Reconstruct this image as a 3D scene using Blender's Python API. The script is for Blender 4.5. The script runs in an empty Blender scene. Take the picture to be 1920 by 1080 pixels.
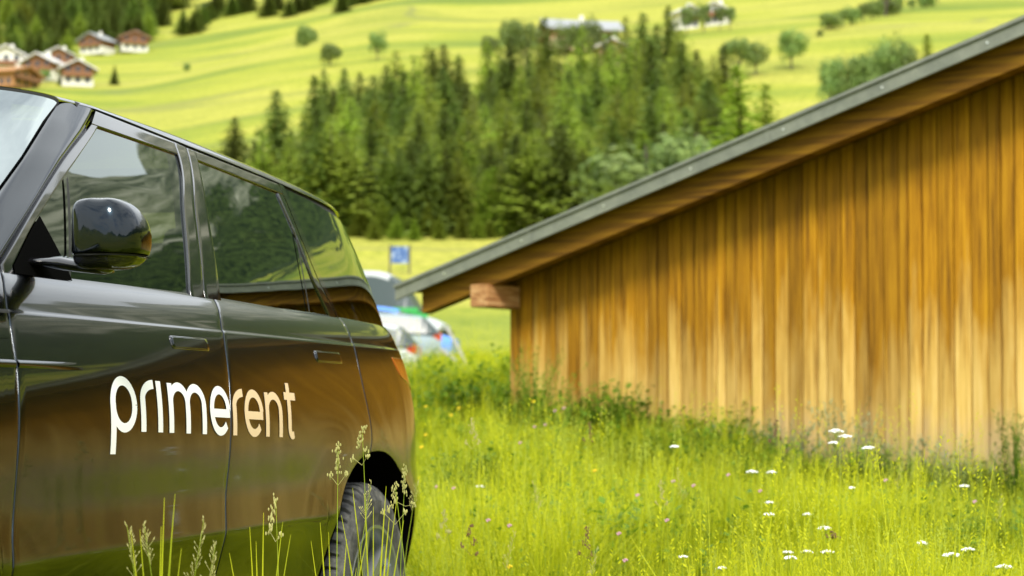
import bpy, bmesh, math, random
import numpy as np
from mathutils import Vector, Matrix, noise
R = math.radians
random.seed(7); rng = np.random.default_rng(7)
SC = bpy.context.scene
COL = SC.collection
# ------------------------------------------------------------------ camera
cam_d = bpy.data.cameras.new('camera'); cam = bpy.data.objects.new('camera', cam_d); COL.objects.link(cam)
cam.location = (0, 0, 1.0); cam.rotation_euler = (R(92.0), 0, 0)
cam_d.sensor_width = 36; cam_d.lens = 71.53; cam_d.shift_y = 92 / 1920
cam_d.clip_start = .1; cam_d.clip_end = 20000
cam_d.dof.use_dof = True; cam_d.dof.focus_distance = 4.9; cam_d.dof.aperture_fstop = 5.0
SC.camera = cam
# ------------------------------------------------------------------ sky, sun, exposure
SUN_EL, SUN_AZ = R(43), R(172)          # azimuth measured clockwise from +Y (the way the camera looks)
w = bpy.data.worlds.new('World'); SC.world = w; w.use_nodes = True
nt = w.node_tree; bg = nt.nodes['Background']
sky = nt.nodes.new('ShaderNodeTexSky'); sky.sky_type = 'NISHITA'; sky.sun_disc = False
sky.sun_elevation = SUN_EL; sky.sun_rotation = SUN_AZ; sky.dust_density = 3.0; sky.air_density = 1.0; sky.altitude = 1800
# high thin cloud and cumulus over the blue
tcw = nt.nodes.new('ShaderNodeTexCoord'); mpw = nt.nodes.new('ShaderNodeMapping'); mpw.inputs['Scale'].default_value = (1.6, 1.6, 4.2)
nzw = nt.nodes.new('ShaderNodeTexNoise'); nzw.inputs['Scale'].default_value = 1.3; nzw.inputs['Detail'].default_value = 7; nzw.inputs['Roughness'].default_value = .55; nzw.inputs['Distortion'].default_value = .4
rpw = nt.nodes.new('ShaderNodeValToRGB'); rpw.color_ramp.elements[0].position = .28; rpw.color_ramp.elements[1].position = .50
mxw = nt.nodes.new('ShaderNodeMix'); mxw.data_type = 'RGBA'; mxw.inputs[7].default_value = (9.2, 9.7, 10.0, 1)
nt.links.new(tcw.outputs['Generated'], mpw.inputs[0]); nt.links.new(mpw.outputs[0], nzw.inputs[0]); nt.links.new(nzw.outputs[0], rpw.inputs[0])
nt.links.new(rpw.outputs[0], mxw.inputs[0]); nt.links.new(sky.outputs[0], mxw.inputs[6]); nt.links.new(mxw.outputs[2], bg.inputs[0]); bg.inputs[1].default_value = .12
sd = bpy.data.lights.new('sun', 'SUN'); sun = bpy.data.objects.new('sun', sd); COL.objects.link(sun)
sd.energy = 2.5; sd.angle = R(13); sd.color = (1, .95, .86)
sv = Vector((math.sin(SUN_AZ) * math.cos(SUN_EL), math.cos(SUN_AZ) * math.cos(SUN_EL), math.sin(SUN_EL)))
sun.rotation_euler = sv.to_track_quat('Z', 'Y').to_euler(); sun.location = (0, 0, 30)
SC.view_settings.view_transform = 'Standard'; SC.view_settings.look = 'None'
SC.view_settings.exposure = .68; SC.view_settings.gamma = 1
SC.render.engine = 'CYCLES'

# ------------------------------------------------------------------ helpers
def tag(o, label=None, cat=None, group=None, kind=None):
    if label: o['label'] = label
    if cat: o['category'] = cat
    if group: o['group'] = group
    if kind: o['kind'] = kind
    return o
def empty(name, loc=(0, 0, 0), rz=0):
    o = bpy.data.objects.new(name, None); COL.objects.link(o); o.location = loc; o.rotation_euler = (0, 0, rz)
    o.empty_display_size = .1
    return o
class MB:
    """collects vertices and faces of ONE mesh"""
    def __init__(s): s.v = []; s.f = []; s.m = []
    def add(s, vs, fs, mi=0):
        n = len(s.v); s.v += [tuple(p) for p in vs]; s.f += [tuple(n + i for i in f) for f in fs]; s.m += [mi] * len(fs)
    def box(s, x0, x1, y0, y1, z0, z1, mi=0, M=None):
        vs = [Vector((x, y, z)) for x in (x0, x1) for y in (y0, y1) for z in (z0, z1)]
        if M is not None: vs = [M @ p for p in vs]
        s.add(vs, [(0, 1, 3, 2), (4, 6, 7, 5), (0, 4, 5, 1), (2, 3, 7, 6), (0, 2, 6, 4), (1, 5, 7, 3)], mi)
    def tube(s, pts, rad, n=6, mi=0, cap=True):
        pts = [Vector(p) for p in pts]; rr = rad if hasattr(rad, '__len__') else [rad] * len(pts)
        rings = []
        for i, p in enumerate(pts):
            d = (pts[min(i + 1, len(pts) - 1)] - pts[max(i - 1, 0)]).normalized()
            a = d.orthogonal().normalized() if i == 0 else (a - d * a.dot(d)).normalized()
            b = d.cross(a)
            rings.append([p + (a * math.cos(2 * math.pi * k / n) + b * math.sin(2 * math.pi * k / n)) * rr[i] for k in range(n)])
        vs = [q for r_ in rings for q in r_]
        fs = [(i * n + k, i * n + (k + 1) % n, (i + 1) * n + (k + 1) % n, (i + 1) * n + k) for i in range(len(pts) - 1) for k in range(n)]
        if cap: fs += [tuple(range(n))[::-1], tuple((len(pts) - 1) * n + k for k in range(n))]
        s.add(vs, fs, mi)
    def grid(s, g, mi=0, closed=False):
        nr, nc = len(g), len(g[0]); vs = [p for r_ in g for p in r_]
        fs = [(i * nc + j, i * nc + (j + 1) % nc, (i + 1) * nc + (j + 1) % nc, (i + 1) * nc + j)
              for i in range(nr - 1) for j in range(nc if closed else nc - 1)]
        s.add(vs, fs, mi)
    def build(s, name, mats, parent=None, smooth=False, fixn=True):
        me = bpy.data.meshes.new(name); me.from_pydata(s.v, [], s.f)
        for m in (mats if isinstance(mats, (list, tuple)) else [mats]): me.materials.append(m)
        me.polygons.foreach_set('material_index', s.m)
        if smooth: me.polygons.foreach_set('use_smooth', [True] * len(s.f))
        me.update()
        if fixn:
            b = bmesh.new(); b.from_mesh(me); bmesh.ops.recalc_face_normals(b, faces=b.faces); b.to_mesh(me); b.free()
        o = bpy.data.objects.new(name, me); COL.objects.link(o)
        if parent is not None: o.parent = parent
        return o
def copy_tree(o, parent=None):
    c_ = o.copy(); COL.objects.link(c_); c_.parent = parent
    for ch in list(o.children): copy_tree(ch, c_)
    return c_
# ------------------------------------------------------------------ materials
def pmat(name, col=(.5, .5, .5), rough=.5, metal=0, coat=0, spec=.5, **kw):
    m = bpy.data.materials.new(name); m.use_nodes = True; p = m.node_tree.nodes['Principled BSDF']
    p.inputs['Base Color'].default_value = (*col, 1); p.inputs['Roughness'].default_value = rough
    p.inputs['Metallic'].default_value = metal; p.inputs['Coat Weight'].default_value = coat
    p.inputs['Coat Roughness'].default_value = kw.get('coat_rough', .02); p.inputs['Specular IOR Level'].default_value = spec
    if 'emit' in kw: p.inputs['Emission Color'].default_value = (*kw['emit'], 1); p.inputs['Emission Strength'].default_value = kw.get('es', 1)
    if 'trans' in kw: p.inputs['Transmission Weight'].default_value = kw['trans']
    return m
def N(m, t, **kw):
    n = m.node_tree.nodes.new(t)
    for k, v in kw.items():
        if k in n.inputs: n.inputs[k].default_value = v
        else: setattr(n, k, v)
    return n
def L(m, a, b): m.node_tree.links.new(a, b)
def ramp(m, fac, stops, interp='LINEAR'):
    r_ = N(m, 'ShaderNodeValToRGB'); e = r_.color_ramp.elements; r_.color_ramp.interpolation = interp
    while len(e) < len(stops): e.new(.5)
    for el, (p, c_) in zip(e, stops): el.position = p; el.color = (*c_, 1) if len(c_) == 3 else c_
    L(m, fac, r_.inputs[0]); return r_.outputs[0]
def coords(m, scale=(1, 1, 1), kind='Object', rot=(0, 0, 0)):
    t = N(m, 'ShaderNodeTexCoord'); mp = N(m, 'ShaderNodeMapping'); mp.inputs['Scale'].default_value = scale
    mp.inputs['Rotation'].default_value = rot
    L(m, t.outputs[kind], mp.inputs[0]); return mp.outputs[0]
def noise_t(m, vec, scale, detail=4, rough=.55, dist=0):
    n = N(m, 'ShaderNodeTexNoise'); n.inputs['Scale'].default_value = scale; n.inputs['Detail'].default_value = detail
    n.inputs['Roughness'].default_value = rough; n.inputs['Distortion'].default_value = dist
    L(m, vec, n.inputs['Vector']); return n.outputs[0]
def mixc(m, fac, a, b, mode='MIX'):
    x = N(m, 'ShaderNodeMix', data_type='RGBA', blend_type=mode)
    for i, v in ((0, fac), (6, a), (7, b)):
        if isinstance(v, (int, float)): x.inputs[i].default_value = v
        elif isinstance(v, tuple): x.inputs[i].default_value = (*v, 1) if len(v) == 3 else v
        else: L(m, v, x.inputs[i])
    return x.outputs[2]
def mth(m, op, a, b=0., c_=None, clamp=False):
    x = N(m, 'ShaderNodeMath', operation=op); x.use_clamp = clamp
    for i, v in enumerate((a, b, c_)):
        if v is None: continue
        if isinstance(v, (int, float)): x.inputs[i].default_value = v
        else: L(m, v, x.inputs[i])
    return x.outputs[0]
def bump(m, h, strength=.3, dist=.01):
    b = N(m, 'ShaderNodeBump'); b.inputs['Strength'].default_value = strength; b.inputs['Distance'].default_value = dist
    L(m, h, b.inputs['Height']); L(m, b.outputs[0], m.node_tree.nodes['Principled BSDF'].inputs['Normal'])
def P(m): return m.node_tree.nodes['Principled BSDF']

def paint_mat():
    m = pmat('car_paint', (.05, .06, .066), .24, 1., coat=1, spec=.5)
    v = coords(m); n = noise_t(m, v, 900, 1)
    L(m, ramp(m, n, [(.3, (.004, .008, .012)), (.7, (.008, .014, .020))]), P(m).inputs['Base Color'])
    P(m).inputs['Coat IOR'].default_value = 1.40; P(m).inputs['Coat Roughness'].default_value = .045
    # the slightest waviness of pressed sheet metal
    n2 = noise_t(m, v, 3.2, 2); b = N(m, 'ShaderNodeBump'); b.inputs['Strength'].default_value = .022; b.inputs['Distance'].default_value = .01
    L(m, n2, b.inputs['Height']); L(m, b.outputs[0], P(m).inputs['Coat Normal'])
    return m
PAINT = paint_mat()
GLOSS = pmat('gloss_black', (.006, .006, .007), .08, 0, coat=1)
RUBBER = pmat('rubber_seal', (.012, .012, .012), .6)
DARK = pmat('dark_inner', (.004, .004, .004), .9, spec=0)
def glass_mat(name, tint, alpha, k=1.35):
    m = bpy.data.materials.new(name); m.use_nodes = True; nt = m.node_tree; nt.nodes.clear()
    out = nt.nodes.new('ShaderNodeOutputMaterial'); mx = nt.nodes.new('ShaderNodeMixShader'); fr = nt.nodes.new('ShaderNodeFresnel'); fr.inputs[0].default_value = 2.1
    tr = nt.nodes.new('ShaderNodeBsdfTransparent'); tr.inputs[0].default_value = (*[t * alpha for t in tint], 1)
    gl = nt.nodes.new('ShaderNodeBsdfGlossy'); gl.inputs['Roughness'].default_value = .0; gl.inputs[0].default_value = (.92, 1, .97, 1)
    ml = nt.nodes.new('ShaderNodeMath'); ml.operation = 'MULTIPLY'; ml.inputs[1].default_value = k; ml.use_clamp = True; nt.links.new(fr.outputs[0], ml.inputs[0]); nt.links.new(ml.outputs[0], mx.inputs[0]); nt.links.new(tr.outputs[0], mx.inputs[1]); nt.links.new(gl.outputs[0], mx.inputs[2]); nt.links.new(mx.outputs[0], out.inputs[0])
    tc = nt.nodes.new('ShaderNodeTexCoord'); nz = nt.nodes.new('ShaderNodeTexNoise'); nz.inputs['Scale'].default_value = 4; nz.inputs['Detail'].default_value = 1
    bp = nt.nodes.new('ShaderNodeBump'); bp.inputs['Strength'].default_value = .045; bp.inputs['Distance'].default_value = .01
    nt.links.new(tc.outputs['Object'], nz.inputs[0]); nt.links.new(nz.outputs[0], bp.inputs['Height']); nt.links.new(bp.outputs[0], gl.inputs['Normal']); nt.links.new(bp.outputs[0], fr.inputs['Normal'])
    return m
GLASS = glass_mat('clear_green_glass', (.72, .92, .84), .12, 1.15)
PRIVACY = glass_mat('privacy_glass', (.6, .75, .7), .03)
WSCREEN = glass_mat('windscreen_glass', (.8, .95, .9), .35, 2.6)

# ================================================================== GROUND
def pchip(xs, ys):
    xs = np.array(xs, float); ys = np.array(ys, float); h = np.diff(xs); d = np.diff(ys) / h; m = np.zeros(len(xs))
    for i in range(1, len(xs) - 1):
        if d[i - 1] * d[i] > 0:
            w1 = 2 * h[i] + h[i - 1]; w2 = h[i] + 2 * h[i - 1]; m[i] = (w1 + w2) / (w1 / d[i - 1] + w2 / d[i])
    m[0] = d[0]; m[-1] = d[-1]
    def f(x):
        x = np.clip(np.asarray(x, float), xs[0], xs[-1]); i = np.clip(np.searchsorted(xs, x, side='right') - 1, 0, len(h) - 1)
        t = (x - xs[i]) / h[i]
        return (1 + 2 * t) * (1 - t) ** 2 * ys[i] + t * (1 - t) ** 2 * h[i] * m[i] + t * t * (3 - 2 * t) * ys[i + 1] + t * t * (t - 1) * h[i] * m[i + 1]
    return f
HILL = pchip([0, 55, 63, 80, 120, 150, 200, 250, 300, 450, 650, 900, 1400, 2200, 3500, 5000],
             [2.1, 2.1, 2.7, 4.3, 8.9, 13.7, 21.5, 29.5, 40, 80, 126, 205, 400, 800, 1150, 1200])
NEAR = pchip([-50, 7.5, 10, 16, 20, 36, 47, 54, 63], [0, 0, .18, .75, .95, 1.2, 1.5, 2.0, 2.7])
def sm(a, b, x):
    t = np.clip((x - a) / (b - a), 0, 1); return t * t * (3 - 2 * t)
def fbm(x, y, s, seed=0):
    v = 0; a = 1; tot = 0
    for o in range(4):
        v += a * noise.noise(Vector((x * s + seed, y * s - seed, seed * .37))); tot += a; a *= .5; s *= 2
    return v / tot
def ground(x, y):
    r_ = math.hypot(x, y); az = math.degrees(math.atan2(x, y))
    near = float(NEAR(y)) - .085 * float(np.clip(x, 0, 6)) * float(sm(8, 14, y)) * float(1 - sm(24, 50, y))
    mult = 1 - .14 * float(sm(2, 12, -az)) * float(sm(150, 350, r_)) + .07 * float(sm(0, 14, az)) * float(sm(120, 300, r_))
    back = float(sm(70, 130, abs(az)))            # the valley behind the camera is lower
    side = float(sm(16, 26, az)) * (1 - back)
    h = float(HILL(r_)) * mult * (1 - .75 * back)
    if side > 0: h *= 1 - side * .45 * float(1 - sm(250, 900, r_))
    if r_ > 120:
        k = min(1, (r_ - 120) / 250)
        h += fbm(x, y, .0045, 3) * k * (7 + r_ * .008) * (1 - .85 * float(sm(6, 11, -az)) * float(1 - sm(700, 900, r_))) + fbm(x, y, .0012, 9) * k * k * r_ * (.035 * float(sm(15, 24, abs(az))) + .09 * float(sm(900, 2200, r_)))
        if side > 0: h *= 1 - .06 * side * float(sm(700, 1800, r_)); h += side * fbm(x, y, .003, 21) * r_ * .12 * float(sm(600, 1500, r_))
    f = float(sm(45, 62, r_))
    hz = near
    if y < 0: hz = 0
    return hz * (1 - f) + h * f if r_ < 62 else h
m = pmat('meadow_hill', rough=.95, spec=.1)
v = coords(m)
big = noise_t(m, coords(m, (.007, .026, .012), rot=(0, 0, .35)), 1, 5, .6, .6)
fine = noise_t(m, v, 1.4, 6, .7)
mid = noise_t(m, coords(m, (.03, .12, .05), rot=(0, 0, .2)), 1, 4, .6)
c1 = ramp(m, big, [(.32, (.11, .17, .03)), (.42, (.26, .30, .04)), (.5, (.43, .42, .05)), (.57, (.54, .475, .09)), (.68, (.32, .32, .055))])
c2 = mixc(m, mth(m, 'MULTIPLY', mid, .6), c1, (.25, .28, .04))
c3 = mixc(m, ramp(m, fine, [(.40, (0, 0, 0)), (.66, (.7, .7, .7))]), c2, (.11, .17, .02))
# paths and field edges worn into the pasture
trk = mth(m, 'ABSOLUTE', mth(m, 'SUBTRACT', noise_t(m, coords(m, (.004, .011, .005), rot=(0, 0, .5)), 1, 2, .5, .3), .5))
c3 = mixc(m, ramp(m, trk, [(.0025, (.55, .55, .55)), (.006, (0, 0, 0))]), c3, (.16, .17, .07))
# high up: forest and rock
sep = N(m, 'ShaderNodeSeparateXYZ'); g_ = N(m, 'ShaderNodeNewGeometry'); L(m, g_.outputs['Position'], sep.inputs[0])
fo = noise_t(m, coords(m, (.010, .010, .010)), 1, 6, .65, 1.0)
hsel = mth(m, 'ADD', mth(m, 'DIVIDE', mth(m, 'SUBTRACT', sep.outputs['Z'], 150), 260), mth(m, 'MULTIPLY', mth(m, 'SUBTRACT', fo, .5), 2.2))
hsel = mth(m, 'ADD', hsel, mth(m, 'MULTIPLY', .30, mth(m, 'MULTIPLY_ADD', mth(m, 'DIVIDE', sep.outputs['X'], mth(m, 'MAXIMUM', sep.outputs['Y'], 1)), 4., -1.5, clamp=True) if False else mth(m, 'MULTIPLY', mth(m, 'SUBTRACT', mth(m, 'DIVIDE', sep.outputs['X'], mth(m, 'MAXIMUM', sep.outputs['Y'], 1.)), .38, clamp=True), 1.6, clamp=True)), clamp=True)
fst = ramp(m, hsel, [(.40, (0, 0, 0)), (.47, (1, 1, 1))])
fcol = ramp(m, noise_t(m, coords(m, (.09, .09, .03)), 1, 6, .75), [(.38, (.008, .018, .008)), (.62, (.055, .085, .022))])
c4 = mixc(m, fst, c3, fcol)
rk = mth(m, 'ADD', mth(m, 'DIVIDE', mth(m, 'SUBTRACT', sep.outputs['Z'], 400), 260), mth(m, 'MULTIPLY', mth(m, 'SUBTRACT', fo, .5), 2), clamp=True)
rcol = ramp(m, noise_t(m, coords(m, (.006, .006, .02)), 1, 8, .7, 1.5), [(.38, (.05, .065, .045)), (.5, (.17, .18, .12)), (.62, (.36, .35, .27))])
c5 = mixc(m, ramp(m, rk, [(.4, (0, 0, 0)), (.6, (1, 1, 1))]), c4, rcol)
L(m, c5, P(m).inputs['Base Color'])
bump(m, fine, .7, .25)
HILLM = m
radii = list(np.concatenate([np.arange(0.01, 14, 1.0), np.arange(14, 62, 1.6), np.arange(62, 160, 5), np.geomspace(160, 5000, 62)]))
azs = [R(a) for a in np.concatenate([np.arange(-180, -18, 5), np.arange(-18, 18, .5), np.arange(18, 62, 1.5), np.arange(62, 180, 5)])]
mb = MB()
mb.grid([[(r_ * math.sin(a), r_ * math.cos(a), ground(r_ * math.sin(a), r_ * math.cos(a))) for a in azs] for r_ in radii], closed=True)
terr = mb.build('meadow_ground', HILLM, smooth=True)
tag(terr, 'yellow-green alpine meadow rising to wooded slopes', 'ground', kind='structure')

# ================================================================== THE CAR (big dark SUV)
s_, c_ = math.sin(math.atan(940 / 3815)), math.cos(math.atan(940 / 3815))
CX0, CD0 = -3.17, 2.94
car = empty('parked_suv', (-CX0 * s_ - CD0 * c_, -CX0 * c_ + CD0 * s_, 0))
car.rotation_euler = (0, 0, math.atan2(-c_, -s_))
tag(car, 'large dark grey SUV with white and beige lettering on its doors, parked in tall grass', 'car')
TZ = [.30, .45, .60, .675, .69, .70, .77, .80, .86, .93, 1.0, 1.1, 1.195, 1.199, 1.2015, 1.205, 1.23, 1.26, 1.28, 1.295]
TA = [-25, -15, -12, -10, 2, 8, 6, 0, -1, 3, 9, 16, 20, 45, 45, 20, 24, 33, 46, 60]
zz = np.linspace(.30, 1.295, 400); ta = np.radians(np.interp(zz, TZ, TA))
yy = np.concatenate([[0], np.cumsum(-np.tan((ta[1:] + ta[:-1]) / 2) * np.diff(zz))]); yy += 1.006 - np.interp(.9, zz, yy)
def WB(Z): return float(np.interp(Z, zz, yy))
def WG(Z):
    z = Z - 1.29; return .885 - z * math.tan(R(16)) - z * z * .20
def plan(X): return -.028 * abs((X - 1.5) / 1.7) ** 2.2
XR = pchip([.3, 1.0, 1.2, 1.27, 1.5, 1.7, 1.9], [4.02, 4.08, 4.07, 4.05, 3.93, 3.78, 3.5])
def S0(t, Z, w):
    if .3 <= t <= 3.2: return t, w(Z) + plan(t), Z
    if t > 3.2:
        f = min(t - 3.2, 1) * math.pi / 2; r_ = (math.sin(f) ** 3 + math.cos(f) ** 3) ** (1 / 3)
        X = 3.2 + (float(XR(Z)) - 3.2) * math.sin(f) / r_
    else:
        f = min(.3 - t, 1) * math.pi / 2; r_ = (math.sin(f) ** 3 + math.cos(f) ** 3) ** (1 / 3)
        X = .3 - (1.16 - .1 * max(0, Z - .75)) * math.sin(f) / r_
    return X, (w(Z) + plan(X)) * math.cos(f) / r_, Z
def loc(p, side=1): return Vector((-p[0], p[1] * side, p[2]))
def flare(t, Z):
    v = 0
    for xc in (0., 2.93):
        dx, dz = (t - xc) / .5, (Z - .366) / .5; r_ = (abs(dx) ** 2.25 + abs(max(dz, 0)) ** 2.25) ** (1 / 2.25)
        if dz < 0: r_ = max(r_, abs(dx))
        v = max(v, .011 * math.exp(-max(0, (r_ - 1.0) / .30) ** 2))
    return v * min(1, max(0, (1.19 - Z) / .25))
def surf(t, Z, w, off=0., side=1):
    p = Vector(S0(t, Z, w))
    if w is WB: p.y += flare(t, Z)
    if off:
        e = .004; a = Vector(S0(t + e, Z, w)) - Vector(S0(t - e, Z, w)); b = Vector(S0(t, Z + .004, w)) - Vector(S0(t, Z - .004, w))
        n = a.cross(b).normalized()
        if n.dot(Vector((p.x - 1.6, p.y, 0))) < 0: n = -n
        p = p + n * off
    return loc(p, side)
def line(pts):
    """t as a smooth function of Z through (t,Z) points"""
    q = sorted((z, t) for t, z in pts); f = pchip([a for a, b in q], [b for a, b in q]); return lambda Z: float(f(Z))
def const(v): return lambda Z: v
EDGE = [(0, .0055), (.0012, .0030), (.003, .0010), (.0055, .0002), (.008, 0)]
def samples(n, length, e0, e1, extra=(), es=.75):
    a = [(d * es / length, k * es) for d, k in EDGE] if e0 else [(0, 0)]
    b = [(1 - d * es / length, k * es) for d, k in reversed(EDGE)] if e1 else [(1, 0)]
    lo, hi = a[-1][0], b[0][0]
    mid_ = sorted(set([lo + (hi - lo) * i / n for i in range(1, n)] + [x for x in extra if lo < x < hi]))
    s = a + [(x, 0) for x in mid_] + b
    return s
def patch(name, w, Lf, Rf, bot, top, mat, parent, na=20, nb=20, off=0., edges=(1, 1, 1, 1), zref=.8, side=1, flange=.016, gap=.0019, extra=(), smooth=True, zex=(), es=.5):
    """panel on the body surface. bot/top: (left,right) values or functions of t. edges: left,right,bottom,top"""
    lenA = max(.02, abs(Rf(zref) - Lf(zref))); tm = (Lf(zref) + Rf(zref)) / 2
    bf = bot if callable(bot) else None; tf = top if callable(top) else None
    def zb(a):
        return bf(Lf(zref) + (Rf(zref) - Lf(zref)) * a) if bf else bot[0] + (bot[1] - bot[0]) * a
    def zt(a):
        return tf(Lf(zref) + (Rf(zref) - Lf(zref)) * a) if tf else top[0] + (top[1] - top[0]) * a
    lenB = max(.01, zt(.5) - zb(.5))
    A = samples(na, lenA, edges[0], edges[1], extra, es); B = samples(nb, lenB, edges[2], edges[3], (), es)
    if zex: B = sorted(B + [((z - zb(.5)) / lenB, 0) for z in zex])
    A = [(-1e-9, flange + .0055)] * edges[0] + A + [(1 + 1e-9, flange + .0055)] * edges[1]
    B = [(-1e-9, flange + .0055)] * edges[2] + B + [(1 + 1e-9, flange + .0055)] * edges[3]
    rows = []
    for b, kb in B:
        row = []
        for a, ka in A:
            z0, z1 = zb(min(max(a, 0), 1)), zt(min(max(a, 0), 1))
            z0 += gap * bool(edges[2]); z1 -= gap * bool(edges[3])
            Z = z0 + (z1 - z0) * b
            if zex:              # keep the pressed line at one height whatever the top and bottom edges do
                zr0, zr1 = zb(.5), zt(.5); Za = zr0 + (zr1 - zr0) * b
                if Za > 1.22: Z = 1.22 + (Za - 1.22) * (z1 - 1.22) / (zr1 - 1.22)
                elif Za < .90: Z = z0 + (Za - zr0) * (.90 - z0) / (.90 - zr0)
                else: Z = Za
            l, r_ = Lf(Z) + gap * bool(edges[0]), Rf(Z) - gap * bool(edges[1])
            row.append(surf(l + (r_ - l) * a, Z, w, off - max(ka, kb), side))
        rows.append(row)
    m_ = MB(); m_.grid(rows); return m_.build(name, mat, parent, smooth=smooth)
cut1 = line([(.740, 1.31), (.707, 1.285), (.669, 1.254), (.636, 1.198), (.616, 1.136), (.604, 1.081), (.584, 1.006), (.563, .909), (.545, .803), (.519, .71), (.50, .5), (.49, .3)])
cut2 = line([(1.885, 1.31), (1.857, 1.278), (1.822, 1.244), (1.793, 1.202), (1.743, 1.089), (1.705, .98), (1.675, .845), (1.646, .738), (1.628, .659), (1.60, .45), (1.60, .3)])
cut3 = line([(2.947, 1.31), (2.942, 1.29), (2.937, 1.244), (2.929, 1.202), (2.903, 1.125), (2.890, 1.034), (2.890, .959), (2.885, .90), (2.87, .868), (2.86, .5), (2.86, .3)])
def archf(t, xc=2.93, hw=.50, ht=.50, zc=.366, sill=.35):
    u = abs(t - xc) / hw
    return sill if u >= 1 else max(sill, zc + ht * (1 - u ** 2.25) ** (1 / 2.25))
def archF(t): return archf(t, .0)
def clus(l, r_, xs, hw=.02):
    o = []
    for x in xs:
        for d in (-.012, -.006, -.002, 0, .002, .006, .012, .02, .03, .045, .065): o += [(x + d - l) / (r_ - l), (x - d - l) / (r_ - l)]
    return [x for x in o if .01 < x < .99]
Zg = pchip([1.2, 1.514, 2.06, 2.8, 3.2, 3.5, 3.75], [1.752, 1.746, 1.727, 1.7005, 1.683, 1.665, 1.645])
CRZ = (1.194, 1.1965, 1.1985, 1.2, 1.2015, 1.203, 1.206, .684, .69, .696)
for sd_ in (1, -1):
    left = sd_ == 1
    D = dict(side=sd_, zex=CRZ)
    def sub(n): return n
    l, r_ = -.50, cut1(.8)
    fender = patch('front_fender', WB, const(-.46), cut1, archF, (1.20, 1.30), PAINT, car, 60, 34, edges=(0, 1, 0, 1), extra=clus(-.46, cut1(.8), (.5,)), **{**D, 'zex': ()})
    fd = patch('front_door', WB, cut1, cut2, (.35, .35), (1.30, 1.307), PAINT, car, 44, 46, edges=(1, 1, 1, 1), **D)
    rd = patch('rear_door', WB, cut2, cut3, archf, (1.307, 1.294), PAINT, car, 60, 46, edges=(1, 1, 0, 1), extra=clus(cut2(.8), cut3(.8), (2.43,)), **D)
    qp = patch('rear_quarter_panel', WB, cut3, const(4.05), archf, (1.294, 1.27), PAINT, car, 70, 46, edges=(1, 1, 0, 1), extra=clus(cut3(.8), 4.05, (3.43,)), **D)
    patch('body_lining', WB, const(-.4), const(3.9), (.95, .95), (1.29, 1.28), DARK, car, 40, 12, off=-.02, edges=(0, 0, 0, 0), side=sd_)
    patch('sill', WB, const(.55), const(2.38), (.26, .26), (.345, .345), GLOSS, car, 12, 6, side=sd_, edges=(0, 0, 0, 0))
    patch('door_lining', WB, const(.5), const(2.42), (.34, .34), (1.0, 1.0), DARK, car, 12, 12, off=-.02, edges=(0, 0, 0, 0), side=sd_)
    # wheel arch lips and liners
    for xc in (0., 2.93):
        mb = MB(); rows = []
        for k in range(41):
            th = math.pi * k / 40; ux = -math.cos(th); uz = max(1e-6, math.sin(th))
            rr_ = (abs(ux) ** 2.25 + uz ** 2.25) ** (-1 / 2.25)
            t = xc + .5 * ux * rr_; Z = max(.35, .366 + .5 * uz * rr_)
            p = surf(t, Z, WB, 0, sd_); row = []
            for dn in (0, -.004, -.012, -.03, -.30): row.append(p + Vector((0, sd_ * dn, .0 if dn < -.1 else 0)))
            rows.append(row)
        mb.grid(rows); mb.build('wheel_arch_liner', [DARK], car, smooth=True)
    # greenhouse ------------------------------------------------------
    gF = line([(.763, 1.30), (.909, 1.399), (1.071, 1.490), (1.297, 1.607), (1.479, 1.70), (1.55, 1.74)])
    aO = line([(.716, 1.30), (.933, 1.436), (1.191, 1.581), (1.44, 1.70), (1.53, 1.745), (1.56, 1.76)])
    gR = line([(1.712, 1.30), (1.843, 1.516), (1.969, 1.689), (1.98, 1.75)])
    bC = line([(1.808, 1.30), (1.928, 1.524), (2.051, 1.699), (2.068, 1.75)])
    b2 = line([(1.922, 1.30), (2.028, 1.533), (2.113, 1.692), (2.13, 1.75)])
    cG = line([(2.853, 1.29), (2.788, 1.405), (2.764, 1.553), (2.745, 1.664), (2.742, 1.75)])
    cO = line([(2.931, 1.29), (2.834, 1.424), (2.804, 1.565), (2.799, 1.70), (2.80, 1.75)])
    qF = line([(2.948, 1.29), (2.883, 1.428), (2.850, 1.569), (2.839, 1.691), (2.839, 1.75)])
    G = dict(side=sd_, zref=1.5, flange=.01, gap=.0012, es=.3)
    patch('front_side_window', WG, gF, gR, (1.285, 1.285), (1.712, 1.690), GLASS, car, 24, 18, off=-.005, edges=(0, 0, 0, 0), **G)
    patch('rear_side_window', WG, b2, cG, (1.285, 1.285), (1.691, 1.665), PRIVACY, car, 24, 18, off=-.004, edges=(0, 0, 0, 0), **G)
    q = patch('quarter_window', WG, qF, const(3.72), (1.275, 1.262), lambda t: 1.691 - .055 * max(0, t - 2.84) - .06 * max(0, t - 3.1), PRIVACY, car, 34, 18, off=-.001, edges=(0, 0, 0, 0), **G)
    patch('window_frame', WG, aO, gF, (1.285, 1.285), (1.70, 1.70), GLOSS, car, 6, 24, off=.001, edges=(1, 1, 0, 0), **G)
    patch('window_frame', WG, line([(1.44, 1.70), (1.53, 1.76)]), gR, (1.700, 1.690), (1.745, 1.727), GLOSS, car, 24, 5, off=.001, edges=(0, 0, 1, 1), **{**G, 'zref': 1.72})
    patch('window_frame', WG, gR, bC, (1.285, 1.285), (1.728, 1.722), GLOSS, car, 5, 20, off=.001, edges=(1, 1, 0, 1), **G)
    patch('window_frame', WG, bC, b2, (1.285, 1.285), (1.722, 1.720), GLOSS, car, 5, 20, off=.001, edges=(1, 1, 0, 1), **G)
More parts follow.
